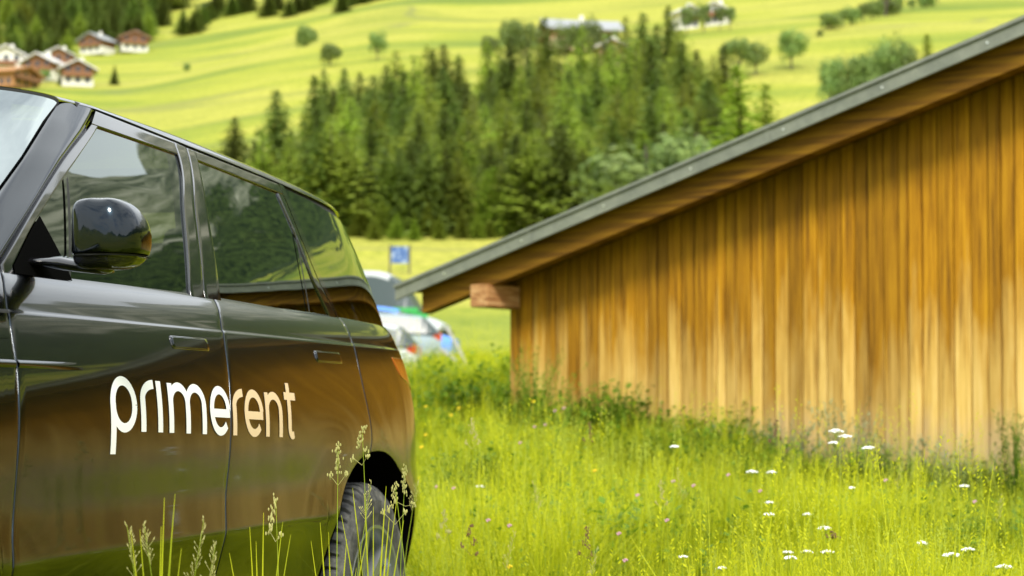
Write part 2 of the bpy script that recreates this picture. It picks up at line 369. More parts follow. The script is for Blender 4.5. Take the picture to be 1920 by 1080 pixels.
    patch('window_frame', WG, b2, cO, (1.690, 1.664), (1.720, 1.699), GLOSS, car, 24, 5, off=.001, edges=(0, 1, 1, 1), **{**G, 'zref': 1.70})
    patch('window_frame', WG, cG, cO, (1.285, 1.285), (1.664, 1.664), GLOSS, car, 4, 20, off=.001, edges=(1, 1, 0, 0), **G)
    patch('window_frame', WG, cO, qF, (1.285, 1.285), (1.699, 1.695), GLOSS, car, 4, 20, off=.002, edges=(0, 0, 0, 0), **G)
    patch('pillar_lining', WG, const(2.68), const(3.0), (1.28, 1.28), (1.725, 1.71), DARK, car, 4, 8, off=-.014, edges=(0, 0, 0, 0), side=sd_)
    patch('pillar_lining', WG, line([(1.66, 1.28), (1.93, 1.70)]), line([(1.96, 1.28), (2.15, 1.70)]), (1.28, 1.28), (1.74, 1.73), DARK, car, 4, 8, off=-.014, edges=(0, 0, 0, 0), side=sd_)
    patch('roof_gutter', WG, const(1.42), const(3.60), lambda t: float(Zg(t)) - .03, lambda t: float(Zg(t)) + .012, RUBBER, car, 40, 4, off=-.009, edges=(0, 0, 0, 0), side=sd_)
    # quarterlight bars, rubber belt seal
    ql = line([(1.015, 1.29), (1.165, 1.534)]); patch('window_divider', WG, ql, lambda Z: ql(Z) + .012, (1.29, 1.29), (1.532, 1.54), RUBBER, car, 2, 8, off=.001, edges=(0, 0, 0, 0), **G)
    qr = line([(2.648, 1.29), (2.703, 1.424), (2.773, 1.557), (2.80, 1.60)]); patch('window_divider', WG, qr, lambda Z: qr(Z) + .010, (1.29, 1.29), (1.557, 1.56), RUBBER, car, 2, 8, off=.001, edges=(0, 0, 0, 0), **G)
    sail = line([(.82, 1.43), (1.01, 1.29)])
    patch('mirror_sail', WG, gF, line([(.955, 1.43), (1.02, 1.31), (1.03, 1.28)]), (1.285, 1.285), (1.425, 1.425), DARK, car, 6, 8, off=.003, edges=(0, 0, 0, 0), **G)
    # A-pillar between the windscreen edge and the door opening
    outp = [(.60, 1.235), (.66, 1.27), (.716, 1.308), (.933, 1.436), (1.191, 1.581), (1.38, 1.672), (1.518, 1.745)]
    innp = [(.46, .80, 1.19), (.53, .795, 1.24), (.62, .785, 1.297), (.845, .765, 1.435), (1.07, .738, 1.578), (1.24, .705, 1.683), (1.35, .675, 1.748)]
    rows = []
    for (t, Z), pi in zip(outp, innp):
        po = Vector(S0(t, Z, WG)); pi = Vector(pi); row = []
        n = Vector((-.55, .75, .35)).normalized()
        for k in range(13):
            u = k / 12; bul = .016 * (1 - (2 * u - 1) ** 4)
            row.append(loc(pi.lerp(po, u) + n * (bul - .008 + (-.012 if k in (0, 12) else 0)), sd_))
        rows.append(row)
    # refine along the pillar
    fine_rows = []
    for i in range(len(rows) - 1):
        for k in range(4): fine_rows.append([rows[i][j].lerp(rows[i + 1][j], k / 4) for j in range(13)])
    fine_rows.append(rows[-1])
    mb = MB(); mb.grid(fine_rows); mb.build('windscreen_pillar', PAINT, car, smooth=True)
    mb = MB(); mb.grid([[r_[0] + Vector((.01, 0, .004)), r_[0] + Vector((-.05, -.02 * sd_, -.02)), r_[12] + Vector((-.05, -.02 * sd_, -.02)), r_[12] + Vector((0, -.004 * sd_, 0))] for r_ in fine_rows]); mb.build('windscreen_seal', RUBBER, car)
# roof
rows = []
for i in range(61):
    t = 1.36 + (3.62 - 1.36) * i / 60; zg = float(Zg(t)); X, Y, _ = S0(t, zg, WG)
    if t < 1.5: Y = min(Y, .712 - (1.5 - t) * .18)
    cr = .085 * min(1, (3.95 - t) / .9) ** .6 * (.50 + .50 * float(sm(0, 22, i)))
    row = []
    for k in range(-24, 25):
        u = k / 24; a = abs(u); au = 1 - (1 - a) ** 1.5
        yv = Y * (1 if k > 0 else -1) * au
        z = zg + .003 + cr * .62 * (1 - au ** 5) ** .5 + cr * .55 * (1 - au * au)
        Xf = X - (.16 * (1 - au ** 2) * max(0, 1 - i / 16)) + (.09 * (1 - au ** 2) * max(0, (i - 44) / 16))
        row.append(loc((Xf, yv, z), 1))
    rows.append(row)
mb = MB(); mb.grid(rows); mb.build('roof', PAINT, car, smooth=True)
front_edge = rows[0]
# windscreen: its top row meets the front edge of the roof
rows = []
inn = [(.46, .80, 1.19), (.62, .785, 1.297), (.845, .765, 1.435), (1.07, .738, 1.578), (1.24, .705, 1.683)]
for (x, y, z) in inn:
    row = []
    for k in range(-24, 25):
        a = abs(k / 24); u = math.copysign(1 - (1 - a) ** 1.5, k); row.append(loc((x - .16 * (1 - u * u), y * u, z + .02 * (1 - u * u)), 1))
    rows.append(row)
rows.append([p + Vector((.012, 0, -.010)) for p in front_edge])
mb = MB(); mb.grid(rows); mb.build('windscreen', WSCREEN, car, smooth=True)
mb = MB(); mb.grid([[p + Vector((.003, 0, -.002)) for p in front_edge], [p + Vector((.0, 0, -.03)) for p in front_edge], [p + Vector((-.10, 0, -.03)) for p in front_edge]]); mb.build('windscreen_header', RUBBER, car)
# black ceramic border of the windscreen: two sides and the top, a sheet just inside the glass
for sgn in (1, -1):
    mb = MB()
    mb.grid([[loc((x - .16 * (1 - u * u) + .012, y * u * sgn, z + .02 * (1 - u * u) - .006), 1) for u in (1, .96, .92)] for (x, y, z) in inn])
    mb.build('windscreen_border', RUBBER, car)
# bonnet, nose and tail
rows = []
for i in range(31):
    t = -.40 + (.62 + .40) * i / 30; X, Y, _ = S0(t, 1.2, WB); Y = min(Y, WB(1.28) + plan(X)) - .01
    z0 = 1.20 + .10 * i / 30
    rows.append([loc((X - .12 * (1 - u * u) * (1 - i / 30) - (.12 * (1 - u * u) * (i / 30) ** 3), Y * u, z0 - .012 + .055 * (1 - u ** 6) + .02 * (1 - u * u)), 1) for u in [k / 16 for k in range(-16, 17)]])
mb = MB(); mb.grid(rows); mb.build('bonnet', PAINT, car, smooth=True)
for sd_ in (1, -1):
    patch('front_bumper', WB, const(-.7), const(-.46), (.30, .30), (.80, .80), PAINT, car, 24, 14, side=sd_, edges=(0, 0, 0, 0))
    patch('headlight', WB, const(-.62), const(-.462), (.90, .90), (1.04, 1.03), GLASS, car, 16, 6, side=sd_, off=.003, edges=(0, 0, 0, 0))
    patch('headlight_housing', WB, const(-.7), const(-.46), (.80, .80), (1.16, 1.17), GLOSS, car, 20, 8, side=sd_, off=-.004, edges=(0, 0, 0, 0))
    patch('nose_panel', WB, const(-.7), const(-.46), (1.10, 1.10), (1.21, 1.205), PAINT, car, 20, 4, side=sd_, off=0.001, edges=(0, 0, 0, 0))
    patch('tailgate', WB, const(4.055), const(4.2), (.55, .55), (1.27, 1.27), PAINT, car, 20, 20, side=sd_, edges=(0, 0, 0, 0))
    patch('rear_bumper', WB, const(3.70), const(4.2), (.30, .30), (.56, .56), PAINT, car, 20, 8, side=sd_, off=.012, edges=(0, 0, 0, 0))
    patch('rear_window', WG, const(3.73), const(4.2), (1.265, 1.265), (1.60, 1.62), PRIVACY, car, 24, 14, side=sd_, off=-.002, edges=(0, 0, 0, 0), zref=1.4)
    LAMP = pmat('lamp_red', (.42, .10, .015), .15, 0, coat=1)
    patch('tail_lamp', WB, line([(3.30, 1.18), (3.34, 1.108), (3.47, 1.07), (3.5, 1.05)]), const(3.80), (1.06, 1.05), (1.172, 1.168), LAMP, car, 12, 8, side=sd_, off=.0025, edges=(1, 1, 1, 1), zref=1.1)
    # roof spoiler lip
grille = pmat('grille_metal', (.05, .05, .055), .35, .8)
mb = MB()
for k in range(7): mb.box(.838, .858, -.42, .42, .84 + k * .04, .858 + k * .04)
mb.build('grille', grille, car)
# floor, bulkheads and cabin so that one can look through the glass
TRIM = pmat('cabin_trim', (.02, .02, .022), .7); LEATHER = pmat('seat_leather', (.05, .047, .045), .5)
mb = MB(); mb.box(-3.9, .55, -.52, .52, .28, .40); mb.box(-2.4, -.5, -.9, .9, .30, .42); mb.build('underbody', DARK, car)
mb = MB(); mb.box(-.62, -.42, -.86, .86, .6, 1.22); mb.build('bulkhead', DARK, car)
def cushion(mb, x0, x1, y0, y1, z0, z1, r_=.04, M=None):
    # rounded block
    g = []; cx, cy, cz = (x0 + x1) / 2, (y0 + y1) / 2, (z0 + z1) / 2; hx, hy, hz = (x1 - x0) / 2, (y1 - y0) / 2, (z1 - z0) / 2
    for i in range(9):
        ph = -math.pi / 2 + math.pi * i / 8; row = []
        for j in range(16):
            th = 2 * math.pi * j / 16
            def pw(v, e): return math.copysign(abs(v) ** e, v)
            p = Vector((cx + hx * pw(math.cos(ph), .35) * pw(math.cos(th), .35), cy + hy * pw(math.cos(ph), .35) * pw(math.sin(th), .35), cz + hz * pw(math.sin(ph), .35)))
            row.append(M @ p if M else p)
        g.append(row)
    mb.grid(g, closed=True)
for (x, ys, wd) in ((-1.55, (-.38, .38), .26), (-2.65, (0.,), .66)):
    for y in ys:
        mb = MB(); cushion(mb, x - .05, x + .48, y - wd, y + wd, .62, .80)
        Mt = Matrix.Translation((x - .08, y, .80)) @ Matrix.Rotation(R(-14), 4, 'Y')
        cushion(mb, -.08, .06, -wd, wd, -.05, .60, M=Mt)
        hs = (0,) if wd < .5 else (-.42, .42)
        for hy in hs: cushion(mb, -.05, .04, hy - .13, hy + .13, .63, .80, M=Mt)
        mb.build('seat', LEATHER, car, smooth=True)
mb = MB(); cushion(mb, -.86, -.50, -.78, .78, 1.02, 1.22); dash = mb.build('dashboard', TRIM, car, smooth=True)
mb = MB(); mb.tube([Vector((-1.02, .38, 1.12)) + Matrix.Rotation(R(-25), 3, 'Y') @ Vector((0, .18 * math.cos(a), .18 * math.sin(a))) for a in [2 * math.pi * k / 24 for k in range(25)]], .014, 6); mb.build('steering_wheel', TRIM, car, smooth=True)
# wheels ----------------------------------------------------------
def tyre_mat():
    m = pmat('tyre_rubber', (.028, .028, .030), .75, spec=.3)
    n = noise_t(m, coords(m), 14, 5, .7)
    L(m, ramp(m, n, [(.38, (.03, .03, .032)), (.55, (.09, .088, .08)), (.72, (.21, .20, .175))]), P(m).inputs['Base Color'])
    return m
TYRE = tyre_mat(); RIM = pmat('rim_alloy', (.34, .36, .38), .35, .7)
def make_wheel():
    root = empty('wheel'); prof = [(.245, -.02), (.25, .005), (.262, .016), (.30, .022), (.34, .018), (.372, .004), (.387, -.012), (.3935, -.028)]
    Rr = .395; nseg = 192
    mb = MB(); rows = []
    full = prof + [(Rr, -.036), (Rr, -.08), (Rr - .008, -.084), (Rr - .008, -.094), (Rr + .001, -.098), (Rr + .001, -.135), (Rr - .008, -.139), (Rr - .008, -.149), (Rr + .001, -.153), (Rr + .001, -.19), (Rr - .008, -.194), (Rr - .008, -.204), (Rr, -.208), (Rr, -.235), (.386, -.27), (.34, -.292), (.25, -.28)]
    for i, (r_, yv) in enumerate(full):
        row = []
        for k in range(nseg * 2):
            th = math.pi * k / nseg; rr_ = r_
            if r_ >= .37 and (k % 7) < 2: rr_ -= .012 if r_ > .38 else .004
            tw = (yv + .15) * .35
            row.append(Vector((rr_ * math.cos(th + tw), yv, rr_ * math.sin(th + tw))))
        rows.append(row)
    mb.grid(rows, closed=True)
    for i in range(len(full) - 1):
        for j in range(nseg * 2):
            if min(full[i][0], full[i + 1][0]) > .368 and (j % 7) < 2: mb.m[i * nseg * 2 + j] = 1
    mb.build('tyre', [TYRE, RUBBER], root)
    mb = MB()
    mb.grid([[Vector((r_ * math.cos(2 * math.pi * k / 64), yv, r_ * math.sin(2 * math.pi * k / 64))) for k in range(64)] for r_, yv in ((.255, .004), (.262, .012), (.262, .018), (.252, .016), (.246, .0), (.235, -.03), (.225, -.12), (.245, -.28))], closed=True)
    for k in range(5):
        for dd in (-.16, .16):
            a = 2 * math.pi * k / 5 + dd * .5; a2 = 2 * math.pi * k / 5 + dd * 1.25
            p0 = Vector((.05 * math.cos(a), -.035, .05 * math.sin(a))); p1 = Vector((.245 * math.cos(a2), -.008, .245 * math.sin(a2)))
            dr = (p1 - p0).normalized(); wv = dr.cross(Vector((0, 1, 0))); 
            q0 = [p0 + wv * .018, p0 - wv * .018, p1 - wv * .022, p1 + wv * .022]
            mb.add([p + Vector((0, .01, 0)) for p in q0] + [p + Vector((0, -.03, 0)) for p in q0], [(0, 1, 2, 3), (4, 7, 6, 5), (0, 4, 5, 1), (1, 5, 6, 2), (2, 6, 7, 3), (3, 7, 4, 0)])
    mb.tube([(0, -.06, 0), (0, -.01, 0), (0, -.005, 0)], [.075, .07, .05], 24)
    mb.build('rim', RIM, root)
    mb = MB(); mb.tube([(0, -.14, 0), (0, -.11, 0)], .19, 32); mb.build('brake_disc', pmat('disc_steel', (.2, .2, .2), .4, 1), root)
    return root
# wheels sit two levels down: each is a part with tyre, rim and disc as sub-parts
w0 = make_wheel(); w0.parent = car
for i, (X, sdn) in enumerate(((2.93, 1), (0., 1), (2.93, -1), (0., -1))):
    o = w0 if i == 0 else copy_tree(w0, car)
    o.location = (-X, .980 * sdn, .372 if X > 1 else .372); o.rotation_euler = (0, R(11 * i), 0 if sdn > 0 else math.pi)
# door mirror ------------------------------------------------------
def mirror(sdn):
    g = []; cx, cy, cz = .848, 1.062, 1.372
    root = empty('door_mirror'); root.parent = car
    def shell(f0, f1, hx, hy, hz, zmin, zmax, name, mat, off=0.):
        rows = []
        for i in range(25):
            ph = -math.pi / 2 + math.pi * i / 24; row = []
            for j in range(48):
                th = 2 * math.pi * j / 48
                def pw(v, e): return math.copysign(abs(v) ** e, v)
                o_ = math.sin(th) > 0; eb = (.75 if ph > 0 else .62) if o_ else .30
                ux = pw(math.cos(ph), .5) * pw(math.cos(th), .6); uy = pw(math.cos(ph), eb) * pw(math.sin(th), .62 if o_ else .4); uz = pw(math.sin(ph), eb + .05)
                z = cz + hz * uz; z = min(max(z, zmin), zmax)
                shear = .012 * ((z - cz) / hz)
                yv = cy + hy * uy - (.016 * max(0, uz) * (uy > 0) * uy)
                row.append(Vector((-(cx + hx * ux + .03 * uy * uy * (uy > 0)), sdn * yv, z)))
            rows.append(row)
        mb = MB(); mb.grid(rows, closed=True); return mb.build(name, mat, root, smooth=True)
    shell(0, 0, .060, .074, .077, 1.328, 1.6, 'mirror_cap', PAINT)
    shell(0, 0, .0585, .0725, .076, 1.0, 1.324, 'mirror_base', GLOSS)
    shell(0, 0, .0565, .070, .074, 1.0, 1.6, 'mirror_gap', RUBBER)
    mb = MB(); mb.grid([[Vector((-(cx + .061), sdn * (cy - .006 + .042 * u), cz + .040 * v_)) for u in (-1, -.5, 0, .5, 1)] for v_ in (-1, -.5, 0, .5, 1)]); mb.build('mirror_glass', pmat('mirror_silver', (.8, .8, .8), .02, 1), root)
    mb = MB(); rows = []
    path = [((.872, .86, 1.318), .030, .010), ((.870, .92, 1.315), .038, .013), ((.868, .95, 1.313), .038, .016), ((.868, 1.0, 1.304), .036, .0125), ((.868, 1.035, 1.298), .032, .010), ((.868, 1.055, 1.297), .022, .007), ((.868, 1.06, 1.298), .006, .002)]
    for (p, a_, b_) in path:
        rows.append([Vector((-(p[0] + a_ * math.cos(2 * math.pi * k / 20)), sdn * p[1], p[2] + b_ * math.sin(2 * math.pi * k / 20))) for k in range(20)])
    mb.grid(rows, closed=True); mb.build('mirror_arm', GLOSS, root, smooth=True)
mirror(1); mirror(-1)
# flush handles, vents, lettering on the left side ------------------------------------------------
SILVER = pmat('bright_trim', (.55, .56, .57), .2, 1)
for sd_ in (1, -1):
    for (t0, t1, z0, z1) in ((1.418, 1.656, 1.144, 1.176), (2.487, 2.738, 1.135, 1.169)):
        G = dict(side=sd_, zref=1.15, edges=(0, 0, 0, 0))
        def rr(t0, t1, z0, z1, rad, off, name, mat, parent):
            mb = MB(); pts = []
            for (cx, cz, a0) in ((t1 - rad, z1 - rad, 0), (t0 + rad, z1 - rad, 90), (t0 + rad, z0 + rad, 180), (t1 - rad, z0 + rad, 270)):
                for k in range(6): a = R(a0 + 18 * k); pts.append((cx + rad * math.cos(a), cz + rad * math.sin(a)))
            rings = []
            for sc_, o_ in ((1, off - .004), (1, off - .001), (.992, off), (.90, off), (.5, off)):
                mx, mz = (t0 + t1) / 2, (z0 + z1) / 2
                d = (1 - sc_)
                rings.append([surf(mx + (p[0] - mx) * (1 - d * (.12 if sc_ > .95 else 1)), mz + (p[1] - mz) * (1 - d * 1), WB, o_, sd_) for p in pts])
            mb.grid(rings, closed=True); n = len(mb.v)
            mb.add([sum(rings[-1], Vector()) / len(rings[-1])], []); c0 = n
            for k in range(24): mb.f.append(((len(rings) - 1) * 24 + k, (len(rings) - 1) * 24 + (k + 1) % 24, c0)); mb.m.append(0)
            return mb.build(name, mat, parent, smooth=True)
        h = rr(t0, t1, z0, z1, .011, .0012, 'door_handle', GLOSS, car)
        rr(t0 + .004, t1 - .004, z0 + .0035, z1 - .0035, .009, .0032, 'handle_plate', PAINT, h)
    patch('fender_vent', WB, const(.40), lambda Z: cut1(Z) - .012, (1.139, 1.142), (1.160, 1.163), GLOSS, car, 8, 3, off=.0015, side=sd_, edges=(0, 0, 0, 0), zref=1.15)
    patch('fender_slit', WB, const(.25), lambda Z: cut1(Z) - .005, (1.1925, 1.1925), (1.1995, 1.1995), RUBBER, car, 8, 3, off=.0045, side=sd_, edges=(0, 0, 0, 0), zref=1.15)
    for (ta, tb, f0, f1) in ((.35, cut1(1.09) - .006, .004, .004), (cut1(1.09) + .006, .90, .004, .0)):
        mb = MB(); rows = []
        for k in range(21):
            u = k / 20; t = ta + (tb - ta) * u; hgt = f0 + (f1 - f0) * u; row = []
            for v_ in range(7): q_ = v_ / 6; row.append(surf(t, 1.082 + .016 * q_, WB, hgt * math.sin(math.pi * q_) ** .8 + .0003, sd_))
            rows.append(row)
        mb.grid(rows); mb.build('crease_trim', PAINT, car, smooth=True)
# lettering: strokes drawn on the door surface
WHITE = pmat('white_vinyl', (.9, .9, .9), .35, 0); BEIGE = pmat('beige_vinyl', (.80, .60, .38), .35, 0)
def arc(cx, cz, rx, rz, a0, a1, n=28): return [(cx + rx * math.cos(R(a0 + (a1 - a0) * k / n)), cz + rz * math.sin(R(a0 + (a1 - a0) * k / n))) for k in range(n + 1)]
def letter(name, strokes, mat, parent, hw=.0134):
    mb = MB()
    for si, st in enumerate(strokes):
        # resample
        pts = []
        for (a, b) in zip(st[:-1], st[1:]):
            n = max(1, int(math.hypot(b[0] - a[0], b[1] - a[1]) / .006))
            pts += [(a[0] + (b[0] - a[0]) * k / n, a[1] + (b[1] - a[1]) * k / n) for k in range(n)]
        pts.append(st[-1]); g = []
        for i, p in enumerate(pts):
            q0, q1 = pts[max(i - 1, 0)], pts[min(i + 1, len(pts) - 1)]; dx, dz = q1[0] - q0[0], q1[1] - q0[1]; l_ = math.hypot(dx, dz) or 1
            # strokes are thicker where they run upright than where they run level
            hh = hw * (1 - .22 * abs(dx / l_)); nx, nz = -dz / l_ * hh, dx / l_ * hh
            row = []
            for k_ in (-1, 0, 1):
                t, z = p[0] + nx * k_, p[1] + nz * k_
                Z = z + .9805 - .0275 * (t - 1.0)         # z measured from the falling base line
                row.append(surf(t + .19 * z - .01, Z - .03, WB, .0008 + .00012 * si, 1))
            g.append(row)
        mb.grid(g)
    return mb.build(name, mat, parent)
h_ = .120
def e_(x0, x1):
    cx, rx = (x0 + x1) / 2, (x1 - x0) / 2 - .0115
    return [arc(cx, h_ / 2, rx, h_ / 2 - .008, 4, 318), [(x0 + .014, h_ / 2 - .006), (x1 - .003, h_ / 2 - .006)]]
def r__(x0, x1): return [[(x0 + .0118, 0), (x0 + .0118, h_ - .045)] + arc(x1 + .002, h_ - .045, x1 + .002 - x0 - .0118, .036, 180, 92, 12)[1:]]
def n_(x0, x1, stem=True):
    cx, rx = (x0 + x1) / 2, (x1 - x0) / 2 - .0118
    s = [[(x1 - .0118, 0), (x1 - .0118, h_ - .05)] + arc(cx, h_ - .05, rx, .041, 0, 180, 16)[1:]]
    if stem: s.append([(x0 + .0118, 0), (x0 + .0118, h_ - .002)])
    return s
Pp = rd_ = None
doors = [o for o in car.children if o.name.split('.')[0] in ('front_door', 'rear_door')]
fdoor = [o for o in doors if o.name == 'front_door'][0]; rdoor = [o for o in doors if o.name == 'rear_door'][0]
letter('lettering', [arc(1.0695, h_ / 2, .0560, h_ / 2 - .007, 0, 360, 40), [(1.0138, .062), (1.0138, -.052)]]
       + r__(1.159, 1.236) + [[(1.264, 0), (1.264, h_)]] + n_(1.3157, 1.440) + n_(1.4156, 1.540, False) + e_(1.5669, 1.698), WHITE, fdoor)
letter('lettering', r__(1.7200, 1.7966) + e_(1.802, 1.937) + n_(1.956, 2.083)
       + [[(2.1425, .150), (2.1425, .030)] + arc(2.166, .030, .0235, .0245, 180, 300, 10)[1:], [(2.1073, .1135), (2.1965, .1135)]], BEIGE, rdoor)

# ================================================================== BARN
def wood_mat(name, hor=False):
    m = pmat(name, rough=.75, spec=.25)
    at = N(m, 'ShaderNodeAttribute'); at.attribute_name = 'board'
    vo = N(m, 'ShaderNodeTexCoord'); sp_ = N(m, 'ShaderNodeSeparateXYZ'); L(m, vo.outputs['Object'], sp_.inputs[0])
    cb = N(m, 'ShaderNodeCombineXYZ'); L(m, sp_.outputs['X'], cb.inputs[0]); L(m, at.outputs['Fac'], cb.inputs[1]); L(m, sp_.outputs['Z'], cb.inputs[2])
    mp = N(m, 'ShaderNodeMapping'); mp.inputs['Scale'].default_value = (1.2, 40, 26) if hor else (34, 37, 1.1); L(m, cb.outputs[0], mp.inputs[0])
    g1 = noise_t(m, mp.outputs[0], 1, 6, .65, .3)
    mp2 = N(m, 'ShaderNodeMapping'); mp2.inputs['Scale'].default_value = (1, 5, 5) if hor else (9, 23, 1.3); L(m, cb.outputs[0], mp2.inputs[0])
    g2 = noise_t(m, mp2.outputs[0], 1, 4, .6, .2)
    if not hor:
        mp3 = N(m, 'ShaderNodeMapping'); mp3.inputs['Scale'].default_value = (150, 60, 2.4); L(m, cb.outputs[0], mp3.inputs[0]); g3 = noise_t(m, mp3.outputs[0], 1, 3, .7)
        g1 = mth(m, 'ADD', mth(m, 'MULTIPLY', g1, .62), mth(m, 'MULTIPLY', g3, .38))
    deep = ramp(m, g1, [(.36, (.12, .048, .002)), (.5, (.36, .160, .004)), (.64, (.54, .27, .010))])
    pale = ramp(m, g1, [(.34, (.34, .19, .04)), (.5, (.60, .39, .10)), (.66, (.72, .51, .19))])
    if hor: col = mixc(m, mth(m, 'MULTIPLY', g2, .3), deep, (.24, .11, .015))
    else:
        # weathering: boards bleached by rain and snow up to a ragged height of their own
        hgt = mth(m, 'ADD', mth(m, 'MULTIPLY', mth(m, 'SUBTRACT', g2, .5), 2.0), mth(m, 'MULTIPLY', at.outputs['Fac'], .5))
        z0 = mth(m, 'SUBTRACT', mth(m, 'ADD', 1.50, mth(m, 'MULTIPLY', sp_.outputs['X'], .02)), sp_.outputs['Z'])
        f = mth(m, 'ADD', mth(m, 'MULTIPLY', z0, 1.1), hgt)
        col = mixc(m, ramp(m, f, [(.10, (0, 0, 0)), (.5, (.5, .5, .5)), (1.0, (1, 1, 1))]), deep, pale)
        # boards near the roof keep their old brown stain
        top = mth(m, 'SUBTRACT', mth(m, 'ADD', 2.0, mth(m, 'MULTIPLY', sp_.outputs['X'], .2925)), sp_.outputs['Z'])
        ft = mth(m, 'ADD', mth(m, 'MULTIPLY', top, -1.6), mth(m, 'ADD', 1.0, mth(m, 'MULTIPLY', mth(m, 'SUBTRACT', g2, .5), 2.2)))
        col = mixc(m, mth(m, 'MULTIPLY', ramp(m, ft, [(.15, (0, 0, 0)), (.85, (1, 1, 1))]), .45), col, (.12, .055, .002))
        # foot of the wall gets greyer and pinker
        lo = ramp(m, mth(m, 'ADD', sp_.outputs['Z'], mth(m, 'MULTIPLY', mth(m, 'SUBTRACT', g2, .5), .8)), [(.55, (1, 1, 1)), (1.15, (0, 0, 0))])
        col = mixc(m, mth(m, 'MULTIPLY', lo, .75), col, (.42, .33, .22))
    br = mth(m, 'ADD', .74, mth(m, 'MULTIPLY', at.outputs['Fac'], .40))
    if hor: br = mth(m, 'MULTIPLY', br, .48)  # beam colour darkened to stand in for the shade under the eaves
    hs = N(m, 'ShaderNodeHueSaturation'); L(m, col, hs.inputs['Color']); L(m, br, hs.inputs['Value']); L(m, hs.outputs[0], P(m).inputs['Base Color'])
    bump(m, g1, .35, .004)
    return m
WOODV = wood_mat('weathered_boards'); WOODH = wood_mat('beam_wood', True)
BO = (0, 16)
barn = empty('wooden_barn', (0, 16, 0), math.atan2(-.6, .8))
tag(barn, 'low timber barn clad in orange-brown upright boards under a grey-edged sloping roof', 'barn')
SL = .2925; UP, UR = 4.9, 9.8                         # ridge and right corner along the gable
def roofz(u): return 1.985 + SL * (u if u <= UP else 2 * UP - u)
def battr(o, vals):
    a = o.data.attributes.new('board', 'FLOAT', 'POINT'); a.data.foreach_set('value', vals)
def boards(u0, u1, v0, topf, axis, name, flip=1):
    mb = MB(); vals = []; u = u0; rb = random.Random(3 + int(v0 * 10) + axis)
    while u < u1 - .01:
        wd = min(rb.choice((.075, .09, .10, .115, .125)), u1 - u); d = rb.uniform(0, .014); val = rb.random()
        g = .004; a, b = u + g, u + wd - g
        zt0, zt1 = topf(a), topf(b); th = .022
        if axis == 0: f = lambda p, q, z: Vector((p, v0 - flip * q, z))
        else: f = lambda p, q, z: Vector((v0 - flip * q, p, z))
        bev = .003
        vs = [f(a, 0, -1), f(a, th + d - bev, -1), f(a + bev, th + d, -1), f(b - bev, th + d, -1), f(b, th + d - bev, -1), f(b, 0, -1)]
        vs += [f(a, 0, zt0), f(a, th + d - bev, zt0), f(a + bev, th + d, zt0), f(b - bev, th + d, zt1), f(b, th + d - bev, zt1), f(b, 0, zt1)]
        mb.add(vs, [(i, i + 1, i + 7, i + 6) for i in range(5)] + [(0, 6, 11, 5), (6, 7, 8, 9, 10, 11), (5, 4, 3, 2, 1, 0)]); vals += [val] * 12
        u += wd
    o = mb.build(name, WOODV, barn); battr(o, vals); return o
DEP = 11
boards(0, UR, 0, lambda u: roofz(u) - .01, 0, 'board_wall')
boards(.03, DEP, 0, lambda u: roofz(0) - .02, 1, 'board_wall', 1)
boards(.03, DEP, UR, lambda u: roofz(0) - .02, 1, 'board_wall', -1)
boards(0, UR, DEP, lambda u: roofz(u) - .01, 0, 'board_wall', -1)
mb = MB(); mb.add([(.03, .02, -1), (UR - .03, .02, -1), (UR - .03, .02, 1.97), (UP, .02, roofz(UP) - .03), (.03, .02, 1.97)], [(0, 1, 2, 3, 4)]); o = mb.build('wall_lining', DARK, barn)
def slope_prism(mb, ua, ub, v0, v1, dz0, dz1, mi=0):
    """a beam following the rake between ua and ub; dz are heights over the roof line"""
    vs = [Vector((u, v_, roofz(u) + dz)) for u in (ua, ub) for v_ in (v0, v1) for dz in (dz0, dz1)]
    mb.add(vs, [(0, 1, 3, 2), (4, 6, 7, 5), (0, 4, 5, 1), (2, 3, 7, 6), (0, 2, 6, 4), (1, 5, 7, 3)], mi)
ROOFM = pmat('roof_sheet_grey', (.22, .25, .22), .55, .3)
nn = noise_t(ROOFM, coords(ROOFM, (6, 6, 6)), 1, 6, .65); nn2 = noise_t(ROOFM, coords(ROOFM, (90, 90, 90)), 1, 2)
L(ROOFM, mixc(ROOFM, mth(ROOFM, 'MULTIPLY', nn2, .35), ramp(ROOFM, nn, [(.3, (.11, .12, .10)), (.6, (.20, .21, .17)), (.75, (.32, .32, .27))]), (.36, .38, .34)), P(ROOFM).inputs['Base Color'])
bump(ROOFM, nn, .3, .01)
ZINC = pmat('zinc_nail', (.6, .62, .6), .3, .8)
EV = -.785                                       # eave tip along u
OV = -.488                                       # verge overhang towards the camera
def roofz2(u): return roofz(u)
